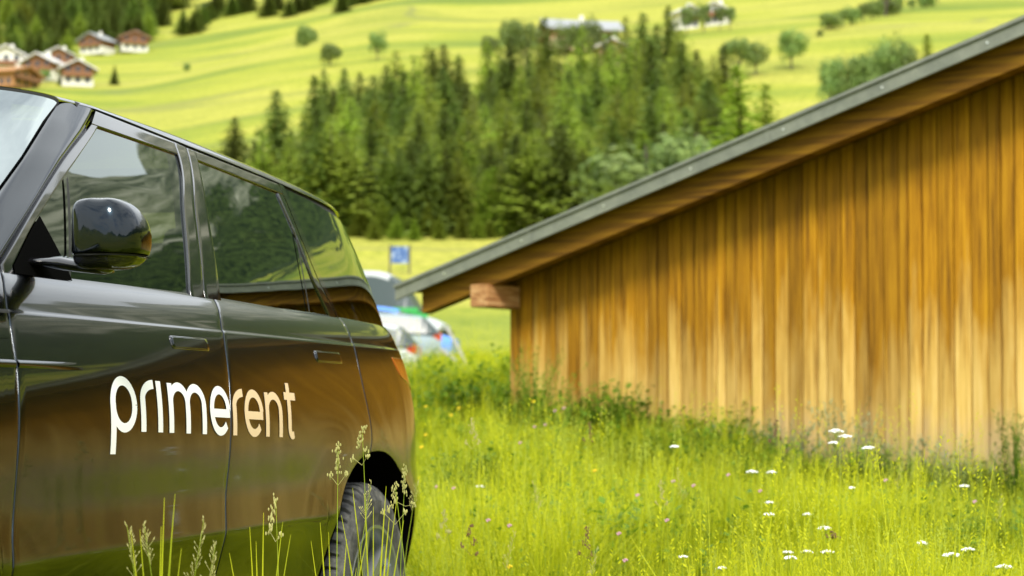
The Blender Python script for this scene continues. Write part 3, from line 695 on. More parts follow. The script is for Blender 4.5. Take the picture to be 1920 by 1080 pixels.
for (ua, ub, nm) in ((EV, UP, 'left'), (UP, 2 * UP - EV, 'right')):
    mb = MB(); slope_prism(mb, ua, ub, OV - .03, DEP + .6, .190, .215); mb.build('roof_sheet', ROOFM, barn)
    mb = MB(); slope_prism(mb, ua + (.005 if ua == EV else 0), ub - (0 if ub == UP else .005), OV - .012, OV + .018, .096, .187); fs = mb.build('verge_flashing', ROOFM, barn)
    u = ua + .5
    while u < ub - .3:                           # nail heads along the verge flashing
        mb = MB(); z = roofz(u) + .142; mb.tube([(u, OV - .011, z), (u, OV - .017, z)], .009, 8); mb.build('nail_head', ZINC, fs); u += .75
    u = ua + 1.3
    while u < ub - .2:                           # lap joints of the flashing
        mb = MB(); slope_prism(mb, u, u + .045, OV - .0155, OV - .009, .094, .189); mb.build('flashing_joint', ROOFM, fs); u += 2.05
    mb = MB(); e = .14 if ua == EV else 0; e2 = .14 if ub != UP else 0
    # flying rafter with a slanted foot
    a0, a1 = ua + e, ub - e2
    slope_prism(mb, a0 + (.05 if ua == EV else 0), a1 - (.05 if ub != UP else 0), OV + .10, OV + .22, -.065, .145)
    o = mb.build('verge_rafter', WOODH, barn); battr(o, [.55] * len(o.data.vertices))
    mb = MB(); slope_prism(mb, ua + .05, ub - .05 if ub != UP else ub, OV + .02, DEP + .5, .149, .187); o = mb.build('roof_boarding', WOODH, barn); battr(o, [.2] * len(o.data.vertices))
    mb = MB(); slope_prism(mb, ua + .5 if ua == EV else ua, ub if ub == UP else ub - .5, -.15, -.037, -.012, .147); o = mb.build('wall_rafter', WOODH, barn); battr(o, [.05] * len(o.data.vertices))
mb = MB()
for k in range(9):
    v_ = .9 + k * 1.15
    slope_prism(mb, EV + .26, UP, v_, v_ + .12, -.03, .147); slope_prism(mb, UP, 2 * UP - EV - .26, v_, v_ + .12, -.03, .147)
o = mb.build('rafters', WOODH, barn); battr(o, [.3] * len(o.data.vertices))
PEND = pmat('purlin_wood', (.50, .28, .12), .7)
nn = noise_t(PEND, coords(PEND, (4, 1, 16)), 2, 6, .65, 1.2); L(PEND, ramp(PEND, nn, [(.36, (.20, .075, .025)), (.5, (.42, .20, .07)), (.66, (.58, .36, .17))]), P(PEND).inputs['Base Color'])
for u_, z_, sc in ((.01, 1.865, 1), (3.9, 3.0, 1), (UP, roofz(UP) - .13, 1), (2 * UP - 3.9, 3.0, 1), (UR - .01, 1.865, 1)):
    if u_ not in (.01, UR - .01): continue
    b_ = bmesh.new(); bmesh.ops.create_cube(b_, size=1, matrix=Matrix.Translation((u_, .48, z_)) @ Matrix.Diagonal((.175, 1.84, .175, 1)))
    bmesh.ops.bevel(b_, geom=b_.edges[:], offset=.008, segments=2, affect='EDGES')
    me = bpy.data.meshes.new('wall_plate_beam'); b_.to_mesh(me); b_.free(); me.materials.append(PEND); o = bpy.data.objects.new('wall_plate_beam', me); COL.objects.link(o); o.parent = barn
#@@NEXT@@
# ================================================================== placing things by sight line and distance
cp_, sp__ = math.cos(R(2)), math.sin(R(2))
def at(px, y, py=765):
    """the point y metres ahead of the camera seen at photo pixel (px, py)"""
    dz = (632 - py) / 3815; yy_ = cp_ - dz * sp__
    return Vector(((px - 960) / 3815 * y / yy_, y, 1 + y * (sp__ + dz * cp_) / yy_))
def onground(px, y): p = at(px, y); p.z = ground(p.x, p.y); return p
def leafmat(name, lo, hi, trans=.35, scale=3.0, rough=.6, rnd=.34):
    m = pmat(name, rough=rough, spec=.3); p = P(m); nt = m.node_tree
    v = coords(m); c = ramp(m, noise_t(m, v, scale, 3, .7), [(.3, lo), (.7, hi)])
    oi = N(m, 'ShaderNodeObjectInfo'); hs = N(m, 'ShaderNodeHueSaturation')
    L(m, mth(m, 'ADD', 1 - rnd, mth(m, 'MULTIPLY', oi.outputs['Random'], 2 * rnd)), hs.inputs['Value'])
    L(m, mth(m, 'ADD', .485, mth(m, 'MULTIPLY', oi.outputs['Random'], .03)), hs.inputs['Hue']); L(m, c, hs.inputs['Color'])
    L(m, hs.outputs[0], p.inputs['Base Color'])
    t = N(m, 'ShaderNodeBsdfTranslucent'); L(m, hs.outputs[0], t.inputs[0]); mx = N(m, 'ShaderNodeMixShader'); mx.inputs[0].default_value = trans
    L(m, p.outputs[0], mx.inputs[1]); L(m, t.outputs[0], mx.inputs[2]); L(m, mx.outputs[0], nt.nodes['Material Output'].inputs[0])
    return m
# ================================================================== TREES
SPRUCE = leafmat('spruce_needles', (.08, .125, .025), (.25, .32, .055), .3, .5)
LARCH = leafmat('larch_needles', (.20, .27, .035), (.46, .53, .08), .4, .5)
FRESH = leafmat('young_spruce_needles', (.15, .22, .02), (.36, .43, .045), .4, .8)
BROAD = leafmat('willow_leaves', (.10, .17, .04), (.27, .35, .09), .3, .8)
BARK = pmat('bark', (.09, .075, .055), .9)
def conifer_mesh(seed, H=16., W=2.6, dens=1.0, base=.06, droop=.35):
    rb = random.Random(seed); mb = MB(); z = H * base
    while z < H * .985:
        f = z / H; rad = W * (1 - f) ** .75 * (.80 + .4 * rb.random()) + .12
        nb = max(4, int((8 - 3 * f) * dens)); a0 = rb.random() * 6.28
        for b in range(nb):
            a = a0 + 6.283 * b / nb + rb.uniform(-.3, .3); rl = rad * rb.uniform(.6, 1.12)
            n = max(2, int(rl / .46))
            for k in range(n):
                q = (k + rb.uniform(.3, 1)) / n; r_ = rl * q; dz = -droop * r_ * q + .18 * rb.uniform(-1, 1) + (.15 * q * q * rl)
                c = Vector((math.cos(a) * r_, math.sin(a) * r_, z + dz)); sz = (.42 + .36 * (1 - q)) * (.7 + .6 * rb.random()) * (.55 + .45 * (1 - f))
                d = Vector((math.cos(a), math.sin(a), rb.uniform(-.6, .25))).normalized(); sde = Vector((-math.sin(a), math.cos(a), rb.uniform(-.5, .5))).normalized()
                p0 = c - d * sz * .7; p1 = c + d * sz
                sz *= (.55 + .45 * min(1, (1 - f) * 2.5)); mb.add([p0, c + sde * sz * .62 - Vector((0, 0, .12 * sz)), p1, c - sde * sz * .62 - Vector((0, 0, .12 * sz))], [(0, 1, 2, 3)])
                if rb.random() < .6:
                    up = Vector((rb.uniform(-.4, .4), rb.uniform(-.4, .4), 1)).normalized()
                    mb.add([p0, c - up * sz * .55, p1, c + up * sz * .35], [(0, 1, 2, 3)])
        z += H * .0205 * (1.15 - .45 * f) / dens * rb.uniform(.8, 1.2)
    return mb
def trunk_mb(H, r0): mb = MB(); mb.tube([(0, 0, -1), (0, 0, H * .3), (0.05, 0, H * .7), (0, 0, H * .97)], [r0, r0 * .8, r0 * .4, .03], 7); return mb
TREES = {}
def make_tree(kind, i):
    key = (kind, i)
    if key in TREES: return copy_tree(TREES[key])
    root = empty({'spruce': 'spruce_tree', 'larch': 'larch_tree', 'young': 'young_spruce_tree', 'broad': 'broadleaf_tree', 'bush': 'willow_bush'}[kind])
    if kind in ('spruce', 'larch', 'young'):
        W = {'spruce': (4.8, 5.8, 4.0), 'larch': (5.0, 6.2, 4.4), 'young': (4.2, 4.8, 4.0)}[kind][i]
        conifer_mesh(100 + i * 7 + len(kind), 16, W, {'spruce': 1.1, 'larch': .85, 'young': 1.0}[kind], {'spruce': .05, 'larch': .12, 'young': .02}[kind], {'spruce': .45, 'larch': .15, 'young': .3}[kind]).build('crown', {'spruce': SPRUCE, 'larch': LARCH, 'young': FRESH}[kind], root, fixn=False)
        trunk_mb(16, .22).build('trunk', BARK, root)
    else:
        rb = random.Random(5 + i); mb = MB()
        lobes = [(Vector((rb.uniform(-2.4, 2.4), rb.uniform(-2.4, 2.4), rb.uniform(4.5 if kind == 'broad' else 1.8, 9.5 if kind == 'broad' else 5.5))), rb.uniform(1.4, 2.5)) for _ in range(13)]
        for c, rr_ in lobes:
            for _ in range(170):
                d = Vector((rb.gauss(0, 1), rb.gauss(0, 1), rb.gauss(0, 1))).normalized(); p = c + d * rr_ * rb.uniform(.55, 1.08)
                a = d.orthogonal().normalized(); a = (a + Vector((rb.uniform(-.6, .6),) * 3)).normalized(); b_ = d.cross(a).normalized(); sz = rb.uniform(.16, .36)
                mb.add([p - a * sz, p + b_ * sz * .7, p + a * sz, p - b_ * sz * .7], [(0, 1, 2, 3)])
        mb.build('crown', BROAD, root, fixn=False)
        mb = MB(); mb.tube([(0, 0, -1), (0, 0, 2), (.1, 0, 4), (0, .1, 7)], [.25, .22, .15, .05], 7)
        for c, rr_ in lobes[:6]: mb.tube([(0, 0, 2 + rb.random()), c * .6 + Vector((0, 0, .6)), c], [.12, .08, .03], 5)
        mb.build('trunk', BARK, root)
    TREES[key] = root; return root
rt = random.Random(11)
def plant(kind, px, ytop, y, wid=1., i=None, label=None, cat='tree', group=None):
    i = rt.randrange(3) if i is None else i
    if kind in ('broad', 'bush'): i = i % 2
    p = onground(px, y); top = at(px, y, ytop).z; h = max(1.5, top - p.z); H0 = {'broad': 11.5, 'bush': 7.4}.get(kind, 16)
    o = make_tree(kind, i); s = h / H0
    w_ = s * wid * (1.0 if kind in ('broad', 'bush') else max(.8, min(1.35, (20 / h) ** .35)))
    o.location = p; o.scale = (w_, w_, s); o.rotation_euler = (R(rt.uniform(-2.5, 2.5)), R(rt.uniform(-2.5, 2.5)), rt.random() * 6.28)
    tag(o, label, cat, group); return o
# the belt of conifers below the meadow slope; (kind, x, top y, distance, width)
GB = 'conifers of the tree belt'
SOLO = [('spruce', 522, 165, 178, 1.0, 'tall dark spruce standing out left of the belt, just above the car roof'),
        ('spruce', 437, 216, 200, 1.0, 'leftmost dark spruce, half hidden behind the car roof'),
        ('spruce', 1255, 8, 235, 1.15, 'tallest dark conifer of the belt, reaching the top edge of the picture'),
        ('spruce', 957, 62, 225, 1.1, 'tall dark pointed spruce in the middle of the belt'),
        ('young', 1078, 258, 160, 1.15, 'bright yellow-green young spruce right above the barn verge'),
        ('young', 800, 378, 150, .9, 'small bright green conifer at the meadow edge left of the barn tip'),
        ('young', 1395, 118, 128, 1.25, 'bushy bright green spruce close behind the barn roof'),
        ('young', 1440, 150, 130, .9, 'smaller green spruce to the right of the bushy one behind the barn roof'),
        ('young', 878, 300, 158, 1.3, 'light green spruce standing at the meadow edge, widest of the front row'),
        ('larch', 876, 172, 190, .75, 'slim light green conifer below the yellow gap in the belt'),
        ('larch', 1052, 88, 205, 1.0, 'yellow-green slender conifer in the middle of the belt')]
def fit(px, ytop, H):
    """distance at which a tree H pixels tall has its foot on the slope"""
    lo, hi = 152., 460.
    for _ in range(24):
        m_ = (lo + hi) / 2; p = at(px, m_, ytop + H)
        if ground(p.x, p.y) < p.z: lo = m_
        else: hi = m_
    return lo
def foot(px, py, lo=70., hi=1300.):
    """distance at which the ground is seen at photo pixel (px, py)"""
    y = lo
    while y < hi:
        p = at(px, y, py)
        if ground(p.x, p.y) >= p.z: return y
        y += 4
    return hi
ORD = ['leftmost', 'second', 'third', 'fourth', 'fifth', 'sixth', 'seventh', 'eighth', 'ninth', 'tenth', 'eleventh', 'twelfth', 'thirteenth', 'fourteenth', 'fifteenth', 'sixteenth', 'seventeenth', 'eighteenth', 'nineteenth', 'twentieth', 'twenty-first', 'twenty-second', 'twenty-third', 'twenty-fourth'] + ['twenty-%s' % q for q in ('fifth', 'sixth', 'seventh', 'eighth', 'ninth')] + [w_ for t_, u_ in (('thirtieth', 'thirty'), ('fortieth', 'forty'), ('fiftieth', 'fifty'), ('sixtieth', 'sixty'), ('seventieth', 'seventy')) for w_ in [t_] + ['%s-%s' % (u_, q) for q in ('first', 'second', 'third', 'fourth', 'fifth', 'sixth', 'seventh', 'eighth', 'ninth')]]
def rank_labels(items, key, phrase):
    """items: (object, x, key); every object is told apart by kind, row and order from the left"""
    groups = {}
    for it in items: groups.setdefault(it[2], []).append(it)
    for k_, its in groups.items():
        for i, it in enumerate(sorted(its, key=lambda q: q[1])):
            it[0]['label'] = ('%s %s' % (ORD[i], phrase(k_))) if i == 0 else ('%s from the left, %s' % (ORD[i], phrase(k_)))
for k_, px, yt, y_, wd, lb in SOLO:
    if y_ > 165: y_ = fit(px, yt, 215 if px > 500 else 170)
    plant(k_, px, yt, y_, wd * .95, label=lb)
REST = [('spruce', 592, 140, 215, 1), ('spruce', 612, 128, 218, .9), ('spruce', 640, 125, 220, .9), ('spruce', 668, 133, 222, .9), ('larch', 655, 183, 190, 1.1), ('larch', 575, 215, 185, 1.2),
        ('larch', 618, 230, 180, 1.1), ('larch', 700, 185, 196, 1.1), ('spruce', 720, 118, 215, 1), ('larch', 742, 92, 225, 1.1), ('larch', 768, 98, 228, 1.1), ('larch', 792, 82, 230, 1), ('spruce', 812, 88, 232, 1),
        ('spruce', 836, 78, 228, 1), ('larch', 855, 105, 222, .9), ('spruce', 862, 100, 215, .8), ('larch', 912, 74, 222, 1.1), ('larch', 935, 82, 215, 1), ('larch', 1004, 82, 215, 1.1), ('spruce', 985, 95, 225, 1),
        ('larch', 1092, 48, 235, 1.1), ('larch', 1125, 70, 225, 1.2), ('spruce', 1150, 60, 235, 1), ('larch', 1180, 28, 240, 1.2), ('larch', 1212, 72, 225, 1.3), ('spruce', 1232, 42, 240, 1), ('larch', 1285, 55, 228, 1.3),
        ('spruce', 1310, 90, 225, 1), ('larch', 1300, 130, 205, 1.1), ('spruce', 1355, 82, 220, 1), ('larch', 1335, 100, 215, 1), ('larch', 1250, 160, 200, 1.1), ('spruce', 1030, 30, 245, 1), ('spruce', 1198, 20, 250, 1),
        ('larch', 545, 255, 190, 1), ('larch', 487, 245, 195, .9), ('spruce', 470, 262, 205, 1), ('larch', 505, 280, 180, 1), ('spruce', 690, 160, 210, 1), ('spruce', 752, 180, 195, 1), ('larch', 790, 200, 185, 1.1),
        ('spruce', 830, 210, 185, 1), ('larch', 725, 250, 175, 1.1), ('spruce', 765, 260, 172, 1), ('larch', 640, 290, 168, 1.1), ('spruce', 690, 300, 166, 1), ('larch', 592, 300, 170, 1.1), ('larch', 560, 330, 165, 1),
        ('spruce', 905, 170, 195, 1), ('larch', 945, 190, 190, 1.1), ('spruce', 990, 180, 192, 1), ('larch', 1020, 200, 185, 1), ('spruce', 1095, 170, 190, 1.1), ('larch', 1130, 150, 195, 1.2), ('spruce', 1160, 170, 190, 1),
        ('larch', 1190, 165, 195, 1.1), ('spruce', 1225, 170, 195, 1), ('spruce', 840, 300, 165, 1), ('larch', 935, 310, 160, 1), ('spruce', 985, 290, 164, 1.1), ('larch', 1020, 320, 160, .9), ('larch', 905, 335, 158, .8),
        ('larch', 980, 350, 156, 1), ('spruce', 960, 250, 176, 1), ('spruce', 720, 340, 160, 1), ('larch', 745, 345, 158, .9), ('spruce', 770, 330, 164, 1), ('larch', 700, 355, 160, .9), ('spruce', 665, 330, 168, 1.1),
        ('larch', 815, 250, 176, 1), ('spruce', 1040, 240, 180, 1), ('spruce', 1280, 200, 200, 1), ('spruce', 885, 240, 178, 1), ('spruce', 640, 240, 200, 1), ('spruce', 600, 235, 205, 1), ('spruce', 735, 390, 156, .9), ('larch', 850, 395, 152, .7),
        ('spruce', 1110, 105, 215, 1), ('spruce', 1065, 130, 210, 1), ('spruce', 1325, 150, 210, 1), ('spruce', 1000, 140, 205, 1)]
its = []
rf_ = random.Random(17)
SKY = ([430, 500, 560, 600, 650, 720, 800, 860, 880, 900, 950, 1000, 1050, 1100, 1180, 1255, 1300, 1350, 1420], [240, 262, 230, 135, 125, 100, 82, 105, 185, 95, 62, 85, 70, 50, 30, 12, 60, 90, 130])
more = []
for px in range(560, 1350, 27):
    sk = float(np.interp(px, *SKY))
    for j, dy in enumerate((45, 105, 165, 225, 285)):
        yt = sk + dy + rf_.uniform(-20, 20)
        if yt < 355 and not (860 < px < 900 and yt < 190): more.append(('young' if dy > 200 and rf_.random() < .4 else 'larch' if rf_.random() < .5 else 'spruce', px + rf_.uniform(-12, 12), yt, 200, rf_.uniform(.9, 1.15)))
for k_, px, yt, y_, wd in REST + more:
    hp = rf_.uniform(150, 225)
    y_ = fit(px, yt, min(hp, 452 - yt + rf_.uniform(-8, 8)))
    its.append((plant(k_, px, yt, y_, wd * 1.05, group=GB), px, (k_, 'front' if y_ < 160 else 'second' if y_ < 172 else 'third' if y_ < 190 else 'fourth' if y_ < 215 else 'fifth' if y_ < 250 else 'sixth' if y_ < 290 else 'rearmost')))
rank_labels(its, None, lambda k_: {'spruce': 'dark spruce', 'larch': 'feathery light green larch', 'young': 'bright young conifer'}[k_[0]] + ' in the %s row of the tree belt' % k_[1])
rank_labels([(plant('young', px, yt, y_, 1.15, group='young trees at the wood edge'), px, 0) for px, yt, y_ in ((676, 372, 149), (702, 405, 146), (742, 398, 147), (776, 408, 146), (824, 402, 147), (866, 392, 148), (895, 400, 148), (918, 408, 149), (842, 355, 152), (716, 375, 150), (958, 370, 154))], None, lambda k_: 'small bright young conifer along the foot of the tree belt')
plant('bush', 1222, 262, 148, 1.5, 0, 'wide pale green willow bush behind the barn verge', 'bush'); plant('bush', 1310, 240, 149, 1.1, 1, 'pale willow bush right of the wide one, close to the barn verge', 'bush')
plant('broad', 706, 55, 432, .95, 0, 'lone round tree on the bright slope above the belt'); plant('bush', 617, 78, 430, .9, 1, 'small shrub on the slope left of the lone round tree', 'bush')
plant('bush', 347, 117, 510, .8, 0, 'small dark shrub alone on the left meadow', 'bush'); plant('bush', 571, 44, 570, .8, 1, 'dark shrub high on the left slope', 'bush')
plant('broad', 1487, 50, 372, 1.1, 0, 'round broadleaf tree on the right slope with its trunk showing'); plant('broad', 1388, 65, 365, 1.2, 1, 'loose broadleaf tree left of the round one on the right slope'); plant('broad', 1420, 75, 368, 1.1, 0, 'broadleaf tree between the loose one and the round one')
plant('bush', 1540, 60, 420, 1.0, 1, 'low shrub right of the round tree on the right slope', 'bush')
rank_labels([(plant('broad', px, yt, 300, .62, group='trees in a row behind the barn'), px, 0) for px, yt in ((1565, 100), (1590, 98), (1615, 92), (1640, 86), (1662, 72), (1680, 68), (1700, 66))], None, lambda k_: 'pale broadleaf tree in the row behind the barn roof')
plant('young', 1748, 62, 320, 1, 0, 'lone small conifer right of the tree row behind the barn roof')
plant('broad', 1665, -60, 520, 1.1, 1, 'tree at the upper right whose foot alone is in the picture'); its = []
for px, yf in ((1560, 58), (1585, 50), (1600, 46), (1622, 40), (1640, 36), (1668, 30), (1690, 26), (1715, 20), (1740, 14), (1765, 8)):
    its.append((plant('broad' if px % 4 else 'bush', px, yf - 30 + rt.uniform(-10, 6), foot(px, yf), 1.2, group='trees of the upper right hollow'), px, 0))
rank_labels(its, None, lambda k_: 'dark tree or shrub along the hollow at the upper right')
plant('bush', 1615, 28, 475, 1.6, 0, 'low dark shrubs in the hollow at the upper right', 'bush')
rank_labels([(plant('broad', px, yt, 470, .8, group='trees round the farmhouses'), px, 0) for px, yt in ((1290, 8), (1322, 2), (1372, 8), (1352, 10))], None, lambda k_: 'round tree among the two pale upper right farmhouses')
rank_labels([(plant('broad', px, yt, 395, .8, group='trees round the farm'), px, 0) for px, yt in ((955, 30), (985, 34), (1060, 38), (1085, 36), (1110, 30), (920, 62), (1145, 55))], None, lambda k_: 'round tree before the long grey-roofed farm')
# wood on the slope at the upper left
its = []
rt2 = random.Random(4)
for row, (yb0, y_) in enumerate(((96, 735), (70, 770), (40, 810), (8, 850), (-20, 890), (128, 655), (142, 610))):
    for k_ in range(26):
        px = -25 + k_ * 20 + rt2.uniform(-9, 9) + row * 5
        lim = 330 if row == 0 else (400 - row * 0)
        if row == 0 and (140 < px < 285): pass
        if px > (290, 300, 318, 345, 375, 138, 110)[row]: continue
        kk = 'spruce' if rt2.random() < .72 else 'larch'
        its.append((plant(kk, px, yb0 - 78 + rt2.uniform(-10, 12), y_ + rt2.uniform(-12, 12), 1.25, group='trees of the steep wood'), px, (kk, row)))
rank_labels(its, None, lambda k_: '%s in row %s up the steep wood' % ('dark spruce' if k_[0] == 'spruce' else 'lighter larch', ('three', 'four', 'five', 'six', 'seven', 'two', 'one')[k_[1]]))
its = []
for px, yf in ((338, 66), (358, 62), (366, 58), (378, 50), (388, 42), (398, 34), (408, 26), (432, 34), (446, 30), (462, 28), (500, 32), (516, 24), (540, 34), (556, 28), (572, 22), (588, 14), (604, 8), (640, 24), (656, 20), (676, 14), (700, 6), (724, 2)):
    yt = yf - 46 + rt2.uniform(-8, 8); y_ = foot(px, yf); its.append((plant('spruce', px, yt, y_, 1.5, group='trees running down the slope'), px, 0))
rank_labels(its, None, lambda k_: 'dark conifer of the tongue of trees right of the steep wood')
rank_labels([(plant('spruce' if px > 92 else 'broad', px, yt, foot(px, 160 if yt > 100 else 112), 1.0, group='village garden trees'), px, 0) for px, yt in ((92, 72), (82, 128), (110, 128), (152, 128), (210, 122))], None, lambda k_: 'garden tree among the houses at the upper left')
# trees on the far side of the valley to the right, mirrored in the car
for k_ in range(40):
    a = R(rt2.uniform(22, 62)); r_ = rt2.choice((rt2.uniform(330, 420), rt2.uniform(430, 560))); x_, y_ = math.sin(a) * r_, math.cos(a) * r_
    o = make_tree('spruce' if rt2.random() < .8 else 'larch', rt2.randrange(3)); s = rt2.uniform(1.1, 1.9); o.scale = (s * 1.2, s * 1.2, s); o.location = (x_, y_, ground(x_, y_)); o.rotation_euler = (0, 0, rt2.random() * 6)
    tag(o, 'conifer on the valley side to the right, seen only mirrored in the car windows', 'tree', 'conifers mirrored in the car')
# ================================================================== HOUSES
WALLW = pmat('white_render', (.70, .68, .62), .85); WALLB = pmat('brown_timber', (.22, .10, .045), .8); ROOFG = pmat('grey_slates', (.30, .31, .32), .6); ROOFR = pmat('reddish_roof', (.36, .20, .14), .7); WIN = pmat('house_window', (.03, .04, .05), .1)
ROOFP = pmat('pale_roof', (.62, .60, .60), .5); WALLO = pmat('orange_timber', (.42, .20, .08), .8); WALLP = pmat('pink_render', (.55, .36, .27), .8)
def house(px, y, wd, dp, hw_, hr, rz, lower, upper, roofm, label, name='village_house', sink=0, floors=2):
    p = onground(px, y); p.z -= .5 + sink; root = empty(name, p, rz); tag(root, label, 'house')
    a, b = wd / 2, dp / 2; hl = hw_ * .55
    mb = MB(); mb.box(-a, a, -b, b, 0, hl); mb.build('wall', lower, root)
    mb = MB(); vs = [(-a, -b, hl), (a, -b, hl), (a, -b, hw_), (0, -b, hw_ + hr), (-a, -b, hw_)]; vs2 = [(x, b, z) for x, _, z in vs]
    mb.add(vs + vs2, [(0, 1, 2, 3, 4), (9, 8, 7, 6, 5), (1, 6, 7, 2), (0, 4, 9, 5)]); mb.build('timber_storey', upper, root)
    mb = MB(); o_ = 1.1; t_ = .35; sl = hr / a
    for s in (1, -1):
        mb.add([(0, -b - o_, hw_ + hr + .05), (s * (a + o_), -b - o_, hw_ - sl * o_ + .05), (s * (a + o_), b + o_, hw_ - sl * o_ + .05), (0, b + o_, hw_ + hr + .05),
                (0, -b - o_, hw_ + hr + .05 + t_), (s * (a + o_), -b - o_, hw_ - sl * o_ + .05 + t_), (s * (a + o_), b + o_, hw_ - sl * o_ + .05 + t_), (0, b + o_, hw_ + hr + .05 + t_)], [(0, 1, 2, 3), (4, 5, 6, 7), (0, 1, 5, 4), (1, 2, 6, 5), (2, 3, 7, 6)])
    rf = mb.build('roof', roofm, root)
    mb = MB(); mb.box(.2 * a, .2 * a + .8, -.4, .4, hw_ + hr * .6, hw_ + hr + 1.1); mb.build('chimney', WALLW, rf)
    mb = MB(); mb.box(-a * .95, a * .95, -b - 1.0, -b - .02, hl - .1, hl + .05); mb.box(-a * .95, a * .95, -b - 1.05, -b - .97, hl + .05, hl + 1.0); mb.build('balcony', WALLB, root)
    for fl in range(2):
        for k in range(3):
            x = -a * .62 + a * .62 * k; z = .30 * hl + fl * hl * 1.02
            mb = MB(); mb.box(x - .55, x + .55, -b - .06, -b + .1, z + .2, z + 1.5); mb.build('window', WIN, root)
    for k in range(3):
        yy_ = -b * .6 + b * .6 * k; mb = MB(); mb.box(-a - .05, -a + .1, yy_ - .5, yy_ + .5, hl * .35, hl * .35 + 1.3); mb.build('window', WIN, root)
    return root
house(178, foot(178, 104), 9, 8, 5.0, 2.2, R(-25), WALLW, WALLB, ROOFG, 'white village house with brown gable and grey roof below the wood')
house(245, foot(245, 99), 9, 8, 5.0, 2.0, R(20), WALLW, WALLB, ROOFR, 'brown and white village house with reddish roof, right of the grey-roofed one')
house(8, foot(8, 148), 8, 8, 6, 2, R(10), WALLW, WALLW, ROOFP, 'pale house at the left picture edge')
house(78, foot(78, 152), 8, 7, 4.6, 2, R(-15), WALLW, WALLB, ROOFP, 'white-walled village house with a pale roof, in the middle of the lower group')
house(140, foot(140, 162), 7, 6, 4.2, 1.8, R(15), WALLW, WALLB, ROOFP, 'rightmost house of the lower village group, white below and brown above')
house(22, foot(22, 166), 10, 6, 3.4, 1.4, R(70), WALLO, WALLO, WALLO, 'long low orange-brown timber house at the lower left of the village')
house(108, foot(108, 140), 8, 7, 5.6, 2, R(5), WALLB, WALLB, ROOFP, 'dark brown chalet behind the lower village group')
house(1088, 430, 9, 15, 4.6, 2.2, R(-78), WALLP, WALLB, ROOFG, 'long farm building under a wide grey roof above the tree belt', 'farm_building')
house(1143, 395, 4.6, 5, 4.2, 1.2, R(10), WALLP, WALLP, ROOFP, 'small pinkish house with a pale roof right below the long farm')
house(890, 300, 3.4, 3.4, 2.2, .7, R(25), WALLP, WALLB, ROOFG, 'tiny hut above the yellow gap in the tree belt', 'field_hut')
house(1287, 500, 5, 5, 4.5, 1.4, R(20), WALLW, WALLW, ROOFP, 'left one of two pale farmhouses at the upper right')
house(1348, 505, 5, 5, 4.5, 1.4, R(-20), WALLW, WALLW, ROOFP, 'right one of two pale farmhouses at the upper right')
for k_, (az, r_) in enumerate(((31, 300), (33.5, 310), (35, 295), (37, 305), (39, 290), (41.5, 300), (27, 330))):
    p = Vector((math.sin(R(az)) * r_, math.cos(R(az)) * r_, 0)); q = 960 + 3815 * p.x / p.y
    house(q, p.y, 10, 9, 5.6, 2, R(20 + 40 * (k_ % 3)), WALLW, WALLB, ROOFG if k_ % 2 else ROOFR, 'village house on the valley side to the right, seen only mirrored in the car windows')['group'] = 'houses mirrored in the car'
